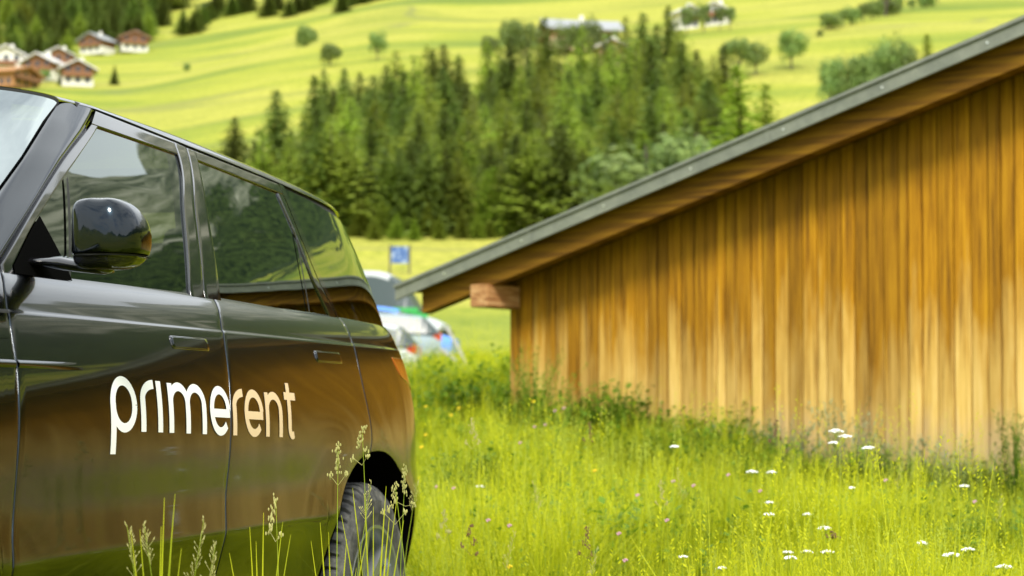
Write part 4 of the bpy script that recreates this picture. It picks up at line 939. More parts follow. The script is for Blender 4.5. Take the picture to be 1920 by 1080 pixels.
# ================================================================== PARKED VEHICLES by the meadow
CARGL = pmat('car_window_dark', (.05, .07, .07), .3); CHR = pmat('lamp_clear', (.32, .34, .35), .5, .0); REDL = pmat('tail_red', (.5, .02, .01), .3)
def vehicle(name, px, y, rz, Ln, Wd, belt, roof, mats, label, cat, lift=0.):
    """belt: (x,z) top of the body from nose to tail; roof: (x,z) of cabin line"""
    p = onground(px, y); p.z += lift; root = empty(name, p, rz); tag(root, label, cat)
    bf = pchip([a for a, b in belt], [b for a, b in belt]); n = 40
    mb = MB(); rows = []
    for i in range(n + 1):
        x = Ln * i / n; zt = float(bf(x)); e = min(1, min(x, Ln - x) / .5 + .18) ** .5; row = []
        hw2 = Wd / 2 * (.80 + .20 * e)
        for k in range(17):
            th = math.pi * k / 16; cy = math.cos(th); sz = math.sin(th)
            row.append(Vector((Ln / 2 - x, math.copysign(abs(cy) ** .4, cy) * hw2, .25 + (zt - .25) * abs(sz) ** .45)))
        rows.append(row)
    mb.grid(rows); mb.add(rows[0], [tuple(range(17))]); mb.add(rows[-1], [tuple(range(17))]); mb.build('body', mats[0], root, smooth=True)
    x0, x1 = roof[0][0], roof[-1][0]; rf = pchip([a for a, b in roof], [b for a, b in roof]); mb = MB(); rows = []
    for i in range(31):
        x = x0 + (x1 - x0) * i / 30; zr = float(rf(x)); zb = float(bf(x)) - .06; w0_ = Wd / 2 * .93; w1 = Wd / 2 * .76
        rows.append([Vector((Ln / 2 - x, y_, z)) for y_, z in ((w0_, zb), (w1 + (w0_ - w1) * .1, zb + (zr - zb) * .85), (w1, zr - .04), (w1 * .8, zr), (0, zr + .03), (-w1 * .8, zr), (-w1, zr - .04), (-w1 - (w0_ - w1) * .1, zb + (zr - zb) * .85), (-w0_, zb))])
    mbg = MB(); mbg.grid([r_[:2] for r_ in rows]); mbg.grid([r_[-2:] for r_ in rows])
    mbr = MB(); i0, i1 = 6, 27; mbr.grid([r_[1:8] for r_ in rows[i0:i1]]); mbg.grid([r_[1:8] for r_ in rows[:i0 + 1]]); mbg.grid([r_[1:8] for r_ in rows[i1 - 1:]])
    mbg.build('windows', CARGL, root, smooth=False); mbr.build('roof', mats[1], root, smooth=True)
    for xx in (Ln / 2 - .85, -Ln / 2 + .85):
        for s in (1, -1):
            mb = MB(); mb.tube([(xx, s * (Wd / 2 - .22), .32), (xx, s * (Wd / 2 - .01), .32), (xx, s * (Wd / 2 + .005), .32)], [.32, .32, .22], 20); wh = mb.build('wheel', RUBBER, root)
            mb = MB(); mb.tube([(xx, s * (Wd / 2), .32), (xx, s * (Wd / 2 + .015), .32)], [.19, .17], 14); mb.build('rim', RIM, wh)
    for s in (1, -1):
        mb = MB(); mb.box(Ln / 2 - .25, Ln / 2 - .06, s * Wd * .27 - .14, s * Wd * .27 + .14, belt[0][1] - .16, belt[0][1] - .02); mb.build('headlight', CHR, root)
        mb = MB(); mb.box(-Ln / 2 - .01, -Ln / 2 + .2, s * Wd * .38 - .1, s * Wd * .38 + .1, belt[-1][1] - .22, belt[-1][1] - .02); mb.build('tail_lamp', REDL, root)
    return root
VW = pmat('white_van_paint', (.46, .49, .50), .6); VG = pmat('green_stripe', (.05, .38, .09), .35); LB = pmat('light_blue_paint', (.10, .27, .75), .6); SV = pmat('silver_paint', (.26, .33, .36), .6, 0)
van = vehicle('parked_van', 684, 63, R(-10), 5.1, 1.95, [(0, .85), (.35, 1.02), (.9, 1.2), (1.3, 1.35), (3, 1.38), (5.1, 1.38)], [(.75, 1.25), (1.5, 2.28), (2.2, 2.5), (4.6, 2.52), (5.05, 2.3)], (VW, VW), 'white van with dark windows and a green stripe, rearmost of the parked vehicles', 'van')
mb = MB(); mb.box(-2.3, 1.9, -.985, -.96, 1.16, 1.34); mb.box(1.7, 2.2, -.96, -.93, 1.02, 1.2); mb.build('green_stripe', VG, van)
mb = MB(); mb.box(2.3, 2.62, -.85, .85, .35, .68); mb.build('bumper', RUBBER, van)
vehicle('parked_hatchback', 718, 58, R(-8), 4.2, 1.75, [(0, .72), (.5, .86), (1.2, .95), (3, .98), (4.2, .95)], [(.95, .92), (1.75, 1.56), (2.6, 1.64), (3.7, 1.52), (4.1, .98)], (LB, LB), 'light blue hatchback parked between the van and the silver estate car', 'car')
vehicle('parked_estate_car', 664, 54, R(186), 4.5, 1.78, [(0, .7), (.5, .84), (1.3, .95), (3.2, .98), (4.5, .95)], [(1.1, .92), (1.95, 1.36), (2.8, 1.44), (4.0, 1.36), (4.45, .98)], (SV, SV), 'silver estate car parked in front of the light blue hatchback', 'car')
vehicle('parked_small_car', 634, 47, R(178), 3.7, 1.65, [(0, .7), (.4, .82), (1.0, .93), (3.7, .93)], [(.85, .9), (1.5, 1.32), (2.4, 1.40), (3.3, 1.32), (3.65, .96)], (VW, VW), 'small white car with a red lamp just behind the tail of the SUV', 'car', 0)
# notice board
p = onground(749, 120); nb_ = empty('notice_board', p, R(8)); tag(nb_, 'blue and white notice board on two dark posts in the meadow', 'sign')
for s in (-.58, .58): mb = MB(); mb.tube([(s, 0, -.3), (s, 0, 1.72)], .06, 8); mb.build('post', pmat('post_wood', (.10, .09, .07), .8), nb_)
NBM = pmat('notice_sheet', rough=.4); L(NBM, ramp(NBM, noise_t(NBM, coords(NBM, (3, 1, 3)), 1.2, 2), [(.48, (.04, .10, .32)), (.58, (.16, .26, .50)), (.70, (.60, .64, .68))]), P(NBM).inputs['Base Color'])
mb = MB(); mb.box(-.50, .50, -.04, .04, .62, 1.62); mb.build('board', NBM, nb_)
GREYW = pmat('grey_rail_wood', (.33, .32, .28), .8)
for (x0, y0, x1, y1, yy_, lb) in ((838, 615, 872, 678, 44, 'pale weathered rail leaning steeply in the grass behind the small parked cars'), (826, 655, 868, 690, 38, 'pale rail lying flat in the grass below the leaning one')):
    a = at(x0, yy_, y0); b = at(x1, yy_ - 1, y1); mb = MB(); mb.tube([a, a.lerp(b, .5) + Vector((0, 0, .02)), b + (b - a) * .25], [.035, .04, .035], 8); tag(mb.build('wooden_rail', GREYW), lb, 'rail')
mb = MB(); a = onground(932, 34); 
for k in range(5): mb.tube([a + Vector((-.35 + .02 * k, .1 * k, .22 + .10 * (k % 2))), a + Vector((.45, .1 * k, .24 + .10 * (k % 2)))], .07, 8)
tag(mb.build('log_pile', GREYW), 'small pale pile of cut wood in the grass left of the barn corner', 'log pile')
# ================================================================== GRASS
def grassmat(name, lo, hi, tip, trans=.45):
    m = pmat(name, rough=.55, spec=.25); p = P(m); nt = m.node_tree
    a1 = N(m, 'ShaderNodeAttribute'); a1.attribute_name = 'tone'; a2 = N(m, 'ShaderNodeAttribute'); a2.attribute_name = 'along'
    g = N(m, 'ShaderNodeNewGeometry'); mp = N(m, 'ShaderNodeMapping'); L(m, g.outputs['Position'], mp.inputs[0]); mp.inputs['Scale'].default_value = (1.5, 1.5, .2)
    pn = noise_t(m, mp.outputs[0], 1, 3, .6)
    f = mth(m, 'ADD', mth(m, 'MULTIPLY', a1.outputs['Fac'], .6), mth(m, 'MULTIPLY', mth(m, 'SUBTRACT', pn, .42), 2.6), clamp=True)
    c = mixc(m, f, lo, hi); c = mixc(m, mth(m, 'MULTIPLY', mth(m, 'POWER', a2.outputs['Fac'], 3.), .6), c, tip)
    L(m, c, p.inputs['Base Color']); t = N(m, 'ShaderNodeBsdfTranslucent'); L(m, c, t.inputs[0]); mx = N(m, 'ShaderNodeMixShader'); mx.inputs[0].default_value = trans
    L(m, p.outputs[0], mx.inputs[1]); L(m, t.outputs[0], mx.inputs[2]); L(m, mx.outputs[0], nt.nodes['Material Output'].inputs[0]); return m
GRASS = grassmat('meadow_grass', (.06, .155, .005), (.56, .60, .009), (.72, .72, .03))
WEED = grassmat('weed_leaf', (.06, .15, .012), (.20, .34, .02), (.30, .42, .03), .4)
MUG = grassmat('mugwort_leaf', (.16, .22, .10), (.30, .36, .19), (.36, .40, .24), .3)
STEM = grassmat('stem_green', (.22, .34, .02), (.42, .50, .04), (.5, .55, .08), .3); 
class GB_:
    def __init__(s): s.mb = MB(); s.tone = []; s.al = []
    def blade(s, base, az, H, wd, bend, tone, n=4, side=None):
        d = Vector((math.cos(az), math.sin(az), 0)); sd = Vector((-d.y, d.x, 0)) if side is None else side; vs = []
        for k in range(n + 1):
            u = k / n; c = base + d * (bend * u * u) + Vector((0, 0, H * (u - .18 * u * u * min(1.5, bend / max(H, .01)))))
            ww = wd * (1 - u ** 1.8) + .0004; vs += [c - sd * ww, c + sd * ww]; s.tone += [tone] * 2; s.al += [u] * 2
        s.mb.add(vs, [(2 * k, 2 * k + 1, 2 * k + 3, 2 * k + 2) for k in range(n)])
    def leaf(s, c, d, up, ln, wd, tone, al=.5):
        sd = d.cross(up).normalized(); s.mb.add([c, c + d * ln * .5 + sd * wd, c + d * ln, c + d * ln * .5 - sd * wd], [(0, 1, 2, 3)]); s.tone += [tone] * 4; s.al += [al] * 4
    def build(s, name, mat, parent=None, link=True):
        o = s.mb.build(name, mat, parent, fixn=False)
        for nm, v in (('tone', s.tone), ('along', s.al)):
            a = o.data.attributes.new(nm, 'FLOAT', 'POINT'); a.data.foreach_set('value', v)
        return o
def clump_grass(seed, n, H, spread, wd=.0036, heads=2):
    rb = random.Random(seed); g = GB_()
    for _ in range(n):
        a = rb.random() * 6.283; r_ = spread * math.sqrt(rb.random()); h = H * rb.uniform(.45, 1.0)
        g.blade(Vector((r_ * math.cos(a), r_ * math.sin(a), -.03)), a + rb.uniform(-1.2, 1.2), h, wd * rb.uniform(.7, 1.6), h * rb.uniform(.05, .75), rb.random())
    for _ in range(heads):       # thin flowering stems with a loose head of spikelets
        a = rb.random() * 6.283; r_ = spread * rb.random(); b = Vector((r_ * math.cos(a), r_ * math.sin(a), 0)); h = H * rb.uniform(1.0, 1.35); be = h * rb.uniform(.05, .25)
        g.blade(b, a, h, .0011, be, .8, 5); top = b + Vector((math.cos(a) * be, math.sin(a) * be, h * .93))
        for k in range(14):
            u = k / 14; c = top - Vector((0, 0, .14 * u)); aa = rb.random() * 6.28; d = Vector((math.cos(aa), math.sin(aa), 1.1)).normalized(); c2 = c + d * (.006 + .022 * u)
            g.leaf(c2, d, Vector((-math.sin(aa), math.cos(aa), .2)), .011, .0022, 1, 1.0)
    return g
def clump_weed(seed, n, H, ln=.075):
    rb = random.Random(seed); g = GB_()
    for _ in range(n):
        a = rb.random() * 6.283; r_ = .16 * math.sqrt(rb.random()); b = Vector((r_ * math.cos(a), r_ * math.sin(a), 0)); h = H * rb.uniform(.5, 1); be = h * .25 * rb.random(); tn = rb.random()
        g.blade(b, a, h, .002, be, tn, 4)
        for k in range(12):
            u = .2 + .8 * k / 12; c = b + Vector((math.cos(a), math.sin(a), 0)) * (be * u * u) + Vector((0, 0, h * u)); aa = rb.random() * 6.28; d = Vector((math.cos(aa), math.sin(aa), rb.uniform(-.1, .8))).normalized()
            l_ = ln * rb.uniform(.6, 1.2) * (1.1 - .5 * u); g.leaf(c, d, Vector((0, 0, 1)), l_, l_ * .28, tn * .6 + .4 * rb.random(), .3)
    return g
def clump_flower(seed, col_i):
    return clump_grass(seed, 8, .4, .08, heads=1)
src = bpy.data.collections.new('grass_tufts'); src_w = bpy.data.collections.new('weed_tufts')
def move(o, c): COL.objects.unlink(o); c.objects.link(o)
for k in range(5): move(clump_grass(20 + k, 62, (.40, .46, .52, .36, .58)[k], .15).build('grass_tuft', GRASS), src)
src_t = bpy.data.collections.new('tall_tufts')
for k in range(4): move(clump_grass(60 + k, 16, (.55, .62, .48, .58)[k], .16, .0034, 6).build('grass_tuft', STEM), src_t)
for k in range(2): move(clump_grass(80 + k, 24, (.50, .42)[k], .15, .0070, 0).build('grass_tuft', GRASS), src)
for k in range(3): move(clump_weed(40 + k, 12, (.34, .42, .30)[k]).build('weed_tuft', WEED), src_w)
def scatter(name, pts, scl, coll, mat, label, cat):
    me = bpy.data.meshes.new(name); me.from_pydata(pts, [], []); o = bpy.data.objects.new(name, me); COL.objects.link(o); me.materials.append(mat)
    a = me.attributes.new('sz', 'FLOAT', 'POINT'); a.data.foreach_set('value', scl)
    ng = bpy.data.node_groups.new(name, 'GeometryNodeTree'); ng.interface.new_socket('Geometry', in_out='INPUT', socket_type='NodeSocketGeometry'); ng.interface.new_socket('Geometry', in_out='OUTPUT', socket_type='NodeSocketGeometry')
    n = ng.nodes; gi = n.new('NodeGroupInput'); go = n.new('NodeGroupOutput'); ip = n.new('GeometryNodeInstanceOnPoints'); ci = n.new('GeometryNodeCollectionInfo')
    ci.inputs['Collection'].default_value = coll; ci.inputs['Separate Children'].default_value = True; ci.inputs['Reset Children'].default_value = True
    rv = n.new('FunctionNodeRandomValue'); rv.data_type = 'FLOAT_VECTOR'; rv.inputs[0].default_value = (-.12, -.12, 0); rv.inputs[1].default_value = (.12, .12, 6.283)
    at_ = n.new('GeometryNodeInputNamedAttribute'); at_.data_type = 'FLOAT'; at_.inputs['Name'].default_value = 'sz'
    ip.inputs['Pick Instance'].default_value = True; l = ng.links
    l.new(gi.outputs[0], ip.inputs['Points']); l.new(ci.outputs[0], ip.inputs['Instance']); l.new(rv.outputs[0], ip.inputs['Rotation']); l.new(at_.outputs[0], ip.inputs['Scale']); l.new(ip.outputs[0], go.inputs[0])
    md = o.modifiers.new('tufts', 'NODES'); md.node_group = ng; return tag(o, label, cat, kind='stuff')
def in_car(x, y):
    a = x - (-CX0 * s_ - CD0 * c_); b = y - (-CX0 * c_ + CD0 * s_)
    X = a * s_ + b * c_; Y = a * c_ - b * s_
    return -.75 < X < 3.95 and abs(Y) < .93
def in_barn(x, y): u = x * .8 - (y - 16) * .6; v_ = x * .6 + (y - 16) * .8; return -.02 < u < UR and v_ > -.03 and v_ < DEP
pts, scl = [], []; rg = random.Random(8)
HUM = lambda x, y: .78 + .75 * max(-.5, noise.noise(Vector((x * .9, y * .9, 4.4))))
def sow(n, a0, a1, r0, r1, s0, s1, P_=pts, S_=scl, cond=None):
    for _ in range(n):
        a = R(rg.uniform(a0, a1)); r_ = math.sqrt(rg.uniform(r0 * r0, r1 * r1)); x, y = math.sin(a) * r_, math.cos(a) * r_
        if in_car(x, y) or in_barn(x, y) or (cond and not cond(x, y)): continue
        z = ground(x, y); P_.append((x, y, z)); k = HUM(x, y)
        S_.append(rg.uniform(s0, s1) * k)
sow(900, -18, 17, 2.6, 5.5, .45, .72); sow(500, -18, 2, 5.5, 8, .6, .8); sow(1900, -2, 17, 5.5, 9, .8, 1.2); sow(2600, -16, 17, 9, 14, .8, 1.15); sow(2200, -14, 13, 14, 20, .85, 1.2)
sow(3600, -5.5, 4, 20, 36, .8, 1.1); sow(3600, -4.5, 1, 36, 60, .8, 1.1); sow(1500, 17, 62, 2.5, 13, .8, 1.15); sow(500, -60, -18, 2, 6, .8, 1.1)
scatter('meadow_grass', pts, scl, src, GRASS, 'tall yellow-green flowering meadow grass round the car and the barn', 'grass')
wp, ws = [], []
wl = lambda x, y: -1.6 < (x * .6 + (y - 16) * .8) < -.05 or noise.noise(Vector((x * .7 + 5, y * .7, 2))) > .12
sow(3200, -9, 17, 9, 18, .7, 1.3, wp, ws, wl); sow(700, -5, 3, 18, 30, .9, 1.5, wp, ws); sow(1100, -10, 17, 6.2, 10, .75, 1.25, wp, ws, lambda x, y: noise.noise(Vector((x * .9 + 5, y * .9, 2))) > .10); sow(700, 17, 60, 5, 13, .7, 1.1, wp, ws)
def sow_line():
    for _ in range(260):
        u = rg.uniform(-.4, 9.5); v_ = -rg.uniform(.06, .5); x = u * .8 + v_ * .6; y = 16 - u * .6 + v_ * .8; wp.append((x, y, ground(x, y))); ws.append(rg.uniform(.7, 1.3) * (1.25 if u < 1.6 else .85))
sow_line()
scatter('leafy_weeds', wp, ws, src_w, WEED, 'darker leafy weeds growing thick along the foot of the barn', 'weeds')
tp, ts = [], []
def sparse(x, y): return not (x < .9 and y < 6.6)
sow(170, -7, 17, 5.8, 9, .6, 1.1, tp, ts, sparse); sow(240, -6, 17, 9, 14, .7, 1.1, tp, ts)
scatter('tall_meadow_stems', tp, ts, src_t, STEM, 'thin taller flowering stems standing out of the meadow grass', 'grass stems')
# single bushes of mugwort at the barn wall
def wallfoot(px, v_):
    d = at(px, 1.0); t = (v_ + 16 * .8) / (d.x * .6 + d.y * .8); return Vector((d.x * t, d.y * t, ground(d.x * t, d.y * t)))
mug0 = None
for i, (px, v_, h, wd, lb) in enumerate(((1790, -.55, .62, .30, 'grey-green bush of fine leaves against the right part of the barn wall'), (1905, -.5, .85, .16, 'tall thin dark weed at the right picture edge by the barn wall'),
        (1590, -.4, .75, .26, 'loose grey-green bush in the middle of the barn wall, under the white umbels'), (1470, -.4, .58, .34, 'low spreading grey-green bush left of the loose one by the barn wall'),
        (1340, -.45, .42, .3, 'small grey-green bush by the wall behind the brown seed head'), (1160, -.4, .66, .2, 'upright green weed in front of the left part of the barn wall'), (1000, -.5, .85, .38, 'thick green weeds at the left corner of the barn'), (1690, -.35, .55, .3, 'pale thin bush between the loose one and the right one at the barn wall'))):
    p = wallfoot(px, v_); root = empty('wild_bush', p); tag(root, lb, 'bush'); rb = random.Random(70 + i); g = GB_()
    for _ in range(46):
        a = rb.random() * 6.283; r_ = wd * .35 * math.sqrt(rb.random()); b = Vector((r_ * math.cos(a), r_ * math.sin(a), 0)); hh = h * rb.uniform(.55, 1.05); be = wd * rb.uniform(.1, 1); tn = rb.random(); g.blade(b, a, hh, .0022, be, tn, 5)
        for k in range(26):
            u = .22 + .78 * k / 26; c = b + Vector((math.cos(a), math.sin(a), 0)) * (be * u * u) + Vector((0, 0, hh * u * (1 - .1 * u))); aa = rb.random() * 6.28; d = Vector((math.cos(aa), math.sin(aa), rb.uniform(.1, 1.2))).normalized(); g.leaf(c, d, Vector((0, 0, 1)), rb.uniform(.025, .055), .006, tn, .3)
    g.build('foliage', WEED if i in (1, 5, 6) else MUG, root)
# ================================================================== single flowers and seed heads
SEED = grassmat('seed_head', (.42, .42, .12), (.66, .62, .24), (.70, .66, .30), .35); BROWN = pmat('brown_seed_head', (.16, .085, .035), .8)
PETAL = pmat('white_petals', (.86, .86, .82), .6); PINK = pmat('pink_clover', (.62, .36, .42), .7); YEL = pmat('yellow_petals', (.85, .62, .02), .6)
def blob(mb, c, rx, rz, n=6, m_=4):
    g = [[c + Vector((rx * math.cos(-1.57 + 3.14 * i / m_) * math.cos(6.283 * j / n), rx * math.cos(-1.57 + 3.14 * i / m_) * math.sin(6.283 * j / n), rz * math.sin(-1.57 + 3.14 * i / m_))) for j in range(n)] for i in range(m_ + 1)]
    mb.grid(g, closed=True)
def stem_pts(h, lean, az):
    return [Vector((math.cos(az) * lean * u * u, math.sin(az) * lean * u * u, h * u)) for u in (0, .25, .5, .75, 1)]
def stemmed(name, px, py, y, label, cat, lean=.0, az=0., group=None, rad=.0016):
    top = at(px, y, py); gx = top.x - math.cos(az) * lean; gy = top.y - math.sin(az) * lean; gz = ground(gx, gy); root = empty(name, (gx, gy, gz)); tag(root, label, cat, group)
    h = top.z - gz; sp_ = stem_pts(h, lean, az); g = GB_()
    mb = g.mb; mb.tube(sp_, [rad * 1.3, rad * 1.2, rad, rad * .8, rad * .5], 5); g.tone = [.6] * len(mb.v); g.al = [.3] * len(mb.v)
    g.build('stem', STEM, root); return root, sp_[-1], h, random.Random(int(px * 7 + py))
def umbel(px, py, y, label, size=.026, lean=.03, az=0., side=0):
    root, top, h, rb = stemmed('umbel_flower', px, py, y, label, 'flower', lean, az)
    mb = MB(); heads = [(Vector((0, 0, 0)), size)] + ([(Vector((.035 * side, .01, -.02)), size * .8), (Vector((-.01 * side, 0, -.045)), size * .55)] if side else [])
    for c0, s in heads:
        for _ in range(22):
            a = rb.random() * 6.283; r_ = s * math.sqrt(rb.random()); c = top + c0 + Vector((r_ * math.cos(a), r_ * math.sin(a), -.30 * r_ * r_ / s + rb.uniform(-.001, .0015))); blob(mb, c, rb.uniform(.0045, .007), .0032)
    mb.build('flower_head', PETAL, root)
    mb = MB()
    for c0, s in heads:
        nd = top + c0 * .3 + Vector((0, 0, -.03)) if c0.length == 0 else top + Vector((0, 0, -.075))
        for k in range(6): a = 6.283 * k / 6; mb.tube([nd, top + c0 + Vector((s * .6 * math.cos(a), s * .6 * math.sin(a), -.002))], .0007, 4)
        if c0.length: mb.tube([top + Vector((0, 0, -.09)), nd], .0009, 4)
    g = GB_(); g.mb = mb; g.tone = [.7] * len(mb.v); g.al = [.5] * len(mb.v); g.build('flower_stalks', STEM, root)
    return root
UM = [(1568, 806, 7.4, .028, 1, 'tallest white umbel, a double head in front of the middle of the barn wall'), (1629, 838, 7.6, .022, 0, 'white umbel just right of the tallest double one'), (1264, 836, 7.8, .016, 0, 'small white umbel left of the others, in front of the barn wall'),
      (1410, 883, 8.6, .022, 0, 'flat white umbel above the meadow, left of the stem with pale buds'), (1447, 884, 8.8, .018, 0, 'white umbel right beside the flat one above the meadow'), (1443, 941, 8.0, .016, 0, 'upper small white umbel of the close pair left of centre in the right meadow'),
      (1441, 963, 7.6, .017, 0, 'lower small white umbel of the close pair left of centre in the right meadow'), (1514, 963, 7.8, .013, 0, 'single tiny white umbel right of the close pair'), (1546, 988, 7.0, .022, 0, 'white umbel touching the brown seed ball'),
      (1476, 1034, 6.6, .014, 0, 'upper left white umbel of three low ones near the bottom edge'), (1482, 1044, 6.5, .017, 0, 'lower left white umbel of three low ones near the bottom edge'), (1513, 1033, 6.6, .020, 0, 'middle white umbel of the low row near the bottom edge'), (1552, 1033, 6.6, .020, 0, 'right white umbel of the low row near the bottom edge'),
      (1597, 914, 8.2, .012, 0, 'tiny white umbel below the second tallest one'), (1728, 1016, 6.8, .016, 0, 'small white umbel in the lower right meadow'), (1785, 1037, 6.4, .026, 0, 'widest white umbel in the lower right meadow'), (1815, 1028, 6.6, .018, 0, 'white umbel right of the widest one in the lower right meadow'),
      (1808, 910, 8.4, .020, 0, 'white umbel in front of the grey-green bush at the right'), (1883, 1060, 6.2, .022, 0, 'white umbel in the bottom right corner'), (1352, 1064, 6.4, .012, 0, 'tiny white umbel at the bottom edge'), (1280, 1043, 6.6, .012, 0, 'tiny white umbel left of the one at the bottom edge'), (900, 911, 9.5, .016, 0, 'single white flower in the meadow right of the rear wheel')]
for px, py, y, s, sd, lb in UM: umbel(px, py, y, lb, s * 1.05, rg.uniform(.01, .06), rg.uniform(0, 6.28), sd)
def cocksfoot(px, py, y, label, ln=.075, mat=None, lean=.05, az=0.):
    root, top, h, rb = stemmed('cocksfoot_grass', px, py, y, label, 'grass stalk', lean, az, rad=.0013); g = GB_(); mb = g.mb
    for k in range(6):
        u = k / 6; c = top - Vector((0, 0, ln * u)) + Vector((rb.uniform(-1, 1), rb.uniform(-1, 1), 0)) * .009 * (.3 + 1.6 * u)
        for _ in range(9): q = c + Vector((rb.gauss(0, .0035), rb.gauss(0, .0035), rb.gauss(0, .0045))); blob(mb, q, .0017, .0040, 5, 3)
    for s in (1, -1):      # a side branch with its own little cluster
        c = top + Vector((s * rb.uniform(.012, .028), rb.uniform(-.01, .01), -ln * rb.uniform(.9, 1.3))); mb.tube([top + Vector((0, 0, -ln * 1.35)), c], .0006, 4)
        for _ in range(8): q = c + Vector((rb.gauss(0, .003), rb.gauss(0, .003), rb.gauss(0, .004))); blob(mb, q, .0020, .0045, 5, 3)
    g.tone = [rb.random() for _ in mb.v]; g.al = [.8] * len(mb.v)
    if mat: mb.build('seed_head', mat, root)
    else: g.build('seed_head', SEED, root)
    g = GB_()
    for k in range(2): a = rb.random() * 6.28; g.blade(Vector((0, 0, h * rb.uniform(.0, .3))), a, h * rb.uniform(.35, .55), .003, h * .2, rb.random(), 6)
    g.build('leaf', GRASS, root); return root
CF = [(517, 936, 4.55, 'cocksfoot seed head in front of the rear door, alone between the letters and the bottom edge'), (634, 834, 4.75, 'tall cocksfoot in front of the left rim of the rear wheel arch'), (679, 800, 5.0, 'tallest cocksfoot, reaching over the top of the rear wheel arch'),
      (760, 878, 5.1, 'thick cocksfoot head at the right rim of the wheel arch'), (741, 911, 5.0, 'cocksfoot in front of the dark right half of the wheel arch'), (885, 790, 7.0, 'pale cocksfoot in the meadow well right of the car'), 
      (1455, 790, 8.2, None), (1105, 795, 9.0, None), (1240, 905, 7.4, 'slanting pale grass head in the meadow centre'), (833, 960, 6.6, 'pale grass head right of the wheel, low in the meadow'), (883, 985, 6.4, 'dark-tipped grass head in the meadow right of the wheel'), (1100, 990, 6.4, 'dark grass head in the lower middle of the meadow')]
for px, py, y, lb in CF:
    br_ = lb is None or 'dark' in (lb or '')[:5]
    cocksfoot(px, py, y, lb or ('brown grass spike standing before the left half of the barn wall' if px < 1200 else 'tall brown grass spike before the middle of the barn wall'), .07, BROWN if br_ and px != 741 else None, rg.uniform(.02, .09), rg.uniform(0, 6.28))
r0_, top_, h__, rb_ = stemmed('brown_seed_ball', 1562, 1005, 6.9, 'brown round seed ball beside a white umbel in the right meadow', 'seed head', .04, 2.5); mb = MB()
for _ in range(40): blob(mb, top_ + Vector((rb_.gauss(0, .008), rb_.gauss(0, .008), rb_.gauss(0, .006))), .004, .004, 5, 3)
mb.build('seed_head', BROWN, r0_)
def panicle(px, py, y, label, ln=.10, lean=.06, az=math.pi, dens=26):
    root, top, h, rb = stemmed('panicle_grass', px, py, y, label, 'grass stalk', lean, az, rad=.0011); g = GB_(); mb = g.mb; tan = Vector((math.cos(az) * lean * 2, math.sin(az) * lean * 2, h)).normalized()
    for k in range(dens):
        u = k / dens; c = top - tan * ln * u; a = rb.random() * 6.28; out = .004 + .026 * u * rb.uniform(.3, 1); d = Vector((math.cos(a) * .8, math.sin(a) * .8, 1.0)).normalized(); e = c + d * out; mb.tube([c, e], .0005, 3, cap=False)
        ax = (d + Vector((0, 0, .5))).normalized(); sd = ax.orthogonal().normalized(); s2 = ax.cross(sd)
        l_ = rb.uniform(.006, .010); mb.add([e, e + ax * l_ * .4 + sd * .0013, e + ax * l_ * .4 + s2 * .0013, e + ax * l_ * .4 - sd * .0013, e + ax * l_ * .4 - s2 * .0013, e + ax * l_], [(0, 1, 2), (0, 2, 3), (0, 3, 4), (0, 4, 1), (5, 2, 1), (5, 3, 2), (5, 4, 3), (5, 1, 4)])
    g.tone = [rb.random() for _ in mb.v]; g.al = [.9] * len(mb.v); g.build('seed_head', SEED, root)
    g = GB_()
    for k in range(2): g.blade(Vector((0, 0, h * .2)), rb.random() * 6.28, h * rb.uniform(.4, .6), .0028, h * .22, rb.random(), 6)
    g.build('leaf', GRASS, root); return root
for px, py, y, l_, az, lb in ((238, 985, 3.9, .11, math.pi, 'left one of two feathery grass heads at the bottom edge before the front door'), (270, 985, 3.9, .08, math.pi, 'right one of two feathery grass heads at the bottom edge before the front door'), (382, 976, 4.0, .13, 0, 'feathery grass head near the bottom edge under the door gap'),
        (404, 1022, 4.0, .09, 0, 'bushy feathery grass head right beside the one under the door gap'), (696, 905, 4.9, .10, 0, 'feathery grass head over the tyre'), (782, 905, 6.2, .09, 0, 'thin feathery grass head just right of the car tail'), (1000, 905, 6.9, .10, math.pi, 'feathery grass head in the middle meadow'),
        (965, 1000, 6.2, .12, 0, 'large pale feathery grass head in the lower meadow'), (1270, 880, 7.6, .12, math.pi, 'long feathery grass head below the small white umbel'), (1690, 880, 8.0, .09, 0, 'nodding feathery grass head in the right meadow'), (1120, 1030, 6.2, .10, 0, 'feathery grass head low in the meadow centre'), (1880, 930, 7.2, .10, 0, 'feathery grass head near the right edge')):
    panicle(px, py, y, lb, l_, .07, az)
def tuft(pxs, y, label, seed):
    b = onground(sum(p[0] for p in pxs) / len(pxs), y); root = empty('grass_tuft', b); tag(root, label, 'grass tuft'); rb = random.Random(seed)
    for px, py, wd in pxs:
        t = at(px, y, py) - b; h = t.z; g = GB_(); a = math.atan2(t.y, t.x); be = math.hypot(t.x, t.y)
        g.blade(Vector((0, 0, 0)), a, h * 1.06, wd, be, rb.random(), 9, side=Vector((1, 0, 0)) if abs(t.x) < .03 else Vector((t.z, 0, -t.x)).normalized()); g.build('blade', GRASS, root)
tuft([(328, 968, .0045), (308, 978, .0035), (302, 1030, .004), (262, 1030, .003), (245, 1030, .0035), (340, 1062, .003)], 3.85, 'tuft of broad bright blades before the front door at the bottom edge', 1)
tuft([(468, 1022, .003), (494, 1000, .0035), (530, 1010, .004), (545, 1030, .003), (480, 1050, .004), (430, 1062, .004)], 4.3, 'tuft of broad blades at the bottom edge before the rear door', 2)
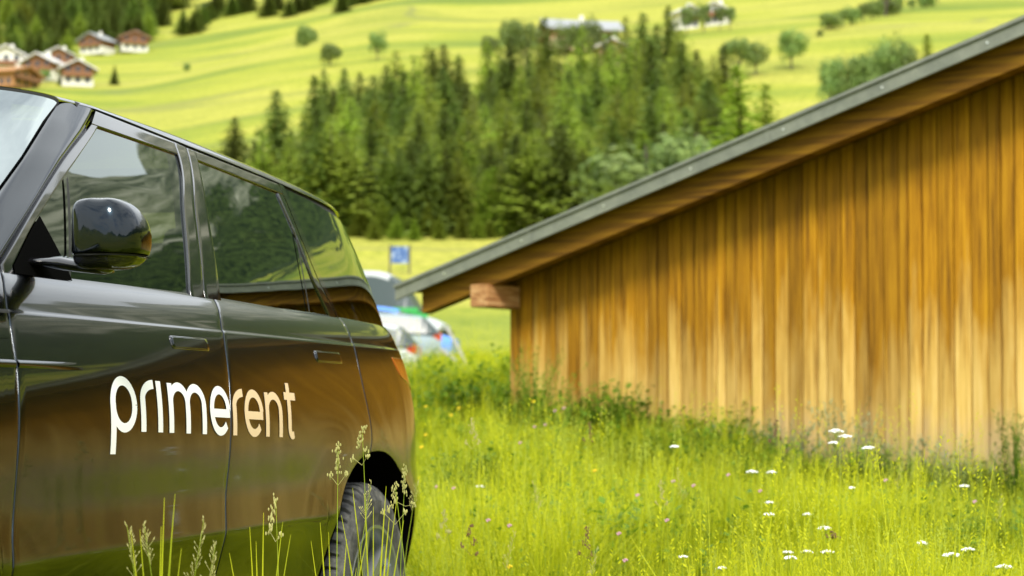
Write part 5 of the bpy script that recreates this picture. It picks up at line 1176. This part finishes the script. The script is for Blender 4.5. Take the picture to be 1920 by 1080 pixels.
tuft([(640, 990, .004), (661, 945, .0055), (683, 960, .0035), (700, 985, .003), (724, 945, .004), (745, 960, .0035), (668, 1010, .005), (730, 1000, .005), (757, 1000, .004)], 4.75, 'dense tuft of blades growing before the rear wheel', 3)
tuft([(600, 1010, .004), (616, 1030, .004), (583, 1040, .003), (650, 1040, .005), (690, 1020, .004)], 4.6, 'low tuft of blades at the left foot of the rear wheel', 4)
# clover and buttercups scattered in the grass
def dots(name, n, mat, sz, label, grp, spots):
    proto = None; its = []
    for px, py, y in spots:
        top = at(px, y, py); gz = ground(top.x, top.y)
        if proto is None:
            proto = empty(name); mb = MB(); rb = random.Random(3)
            for _ in range(16): blob(mb, Vector((rb.gauss(0, sz * .45), rb.gauss(0, sz * .45), rb.gauss(0, sz * .35))), sz * .35, sz * .4, 5, 3)
            mb.build('flower_head', mat, proto); g = GB_(); g.mb.tube([(0, 0, -.5), (.01, 0, -.2), (0, 0, 0)], .0011, 4); g.tone = [.5] * len(g.mb.v); g.al = [.2] * len(g.mb.v); g.build('stem', STEM, proto); o = proto
        else: o = copy_tree(proto)
        o.location = top; tag(o, label, 'flower', grp); its.append((o, px, 0))
    rank_labels(its, None, lambda k_: label)
dots('clover_flower', 0, PINK, .008, 'pale pink clover head low in the meadow grass', 'clover heads in the meadow', [(1040, 770, 11), (1022, 796, 11), (1002, 800, 10.5), (1057, 765, 11.2), (975, 830, 9.6), (1365, 890, 8.4), (1425, 920, 8), (1195, 928, 7.8), (1262, 902, 8), (1160, 1000, 6.8), (915, 975, 7), (955, 985, 7), (1660, 900, 8.2), (1827, 940, 7.6), (1250, 975, 7), (1172, 1050, 6.3), (818, 912, 8.5), (850, 915, 8.4), (1300, 910, 8)])
dots('buttercup_flower', 0, YEL, .009, 'small yellow buttercup in the grass behind the car', 'buttercups in the meadow', [(798, 815, 10), (846, 778, 11), (860, 765, 11.5), (790, 838, 9.5), (798, 762, 12), (1115, 882, 8.5), (955, 1062, 6.3), (1000, 752, 12), (780, 897, 8.6)])
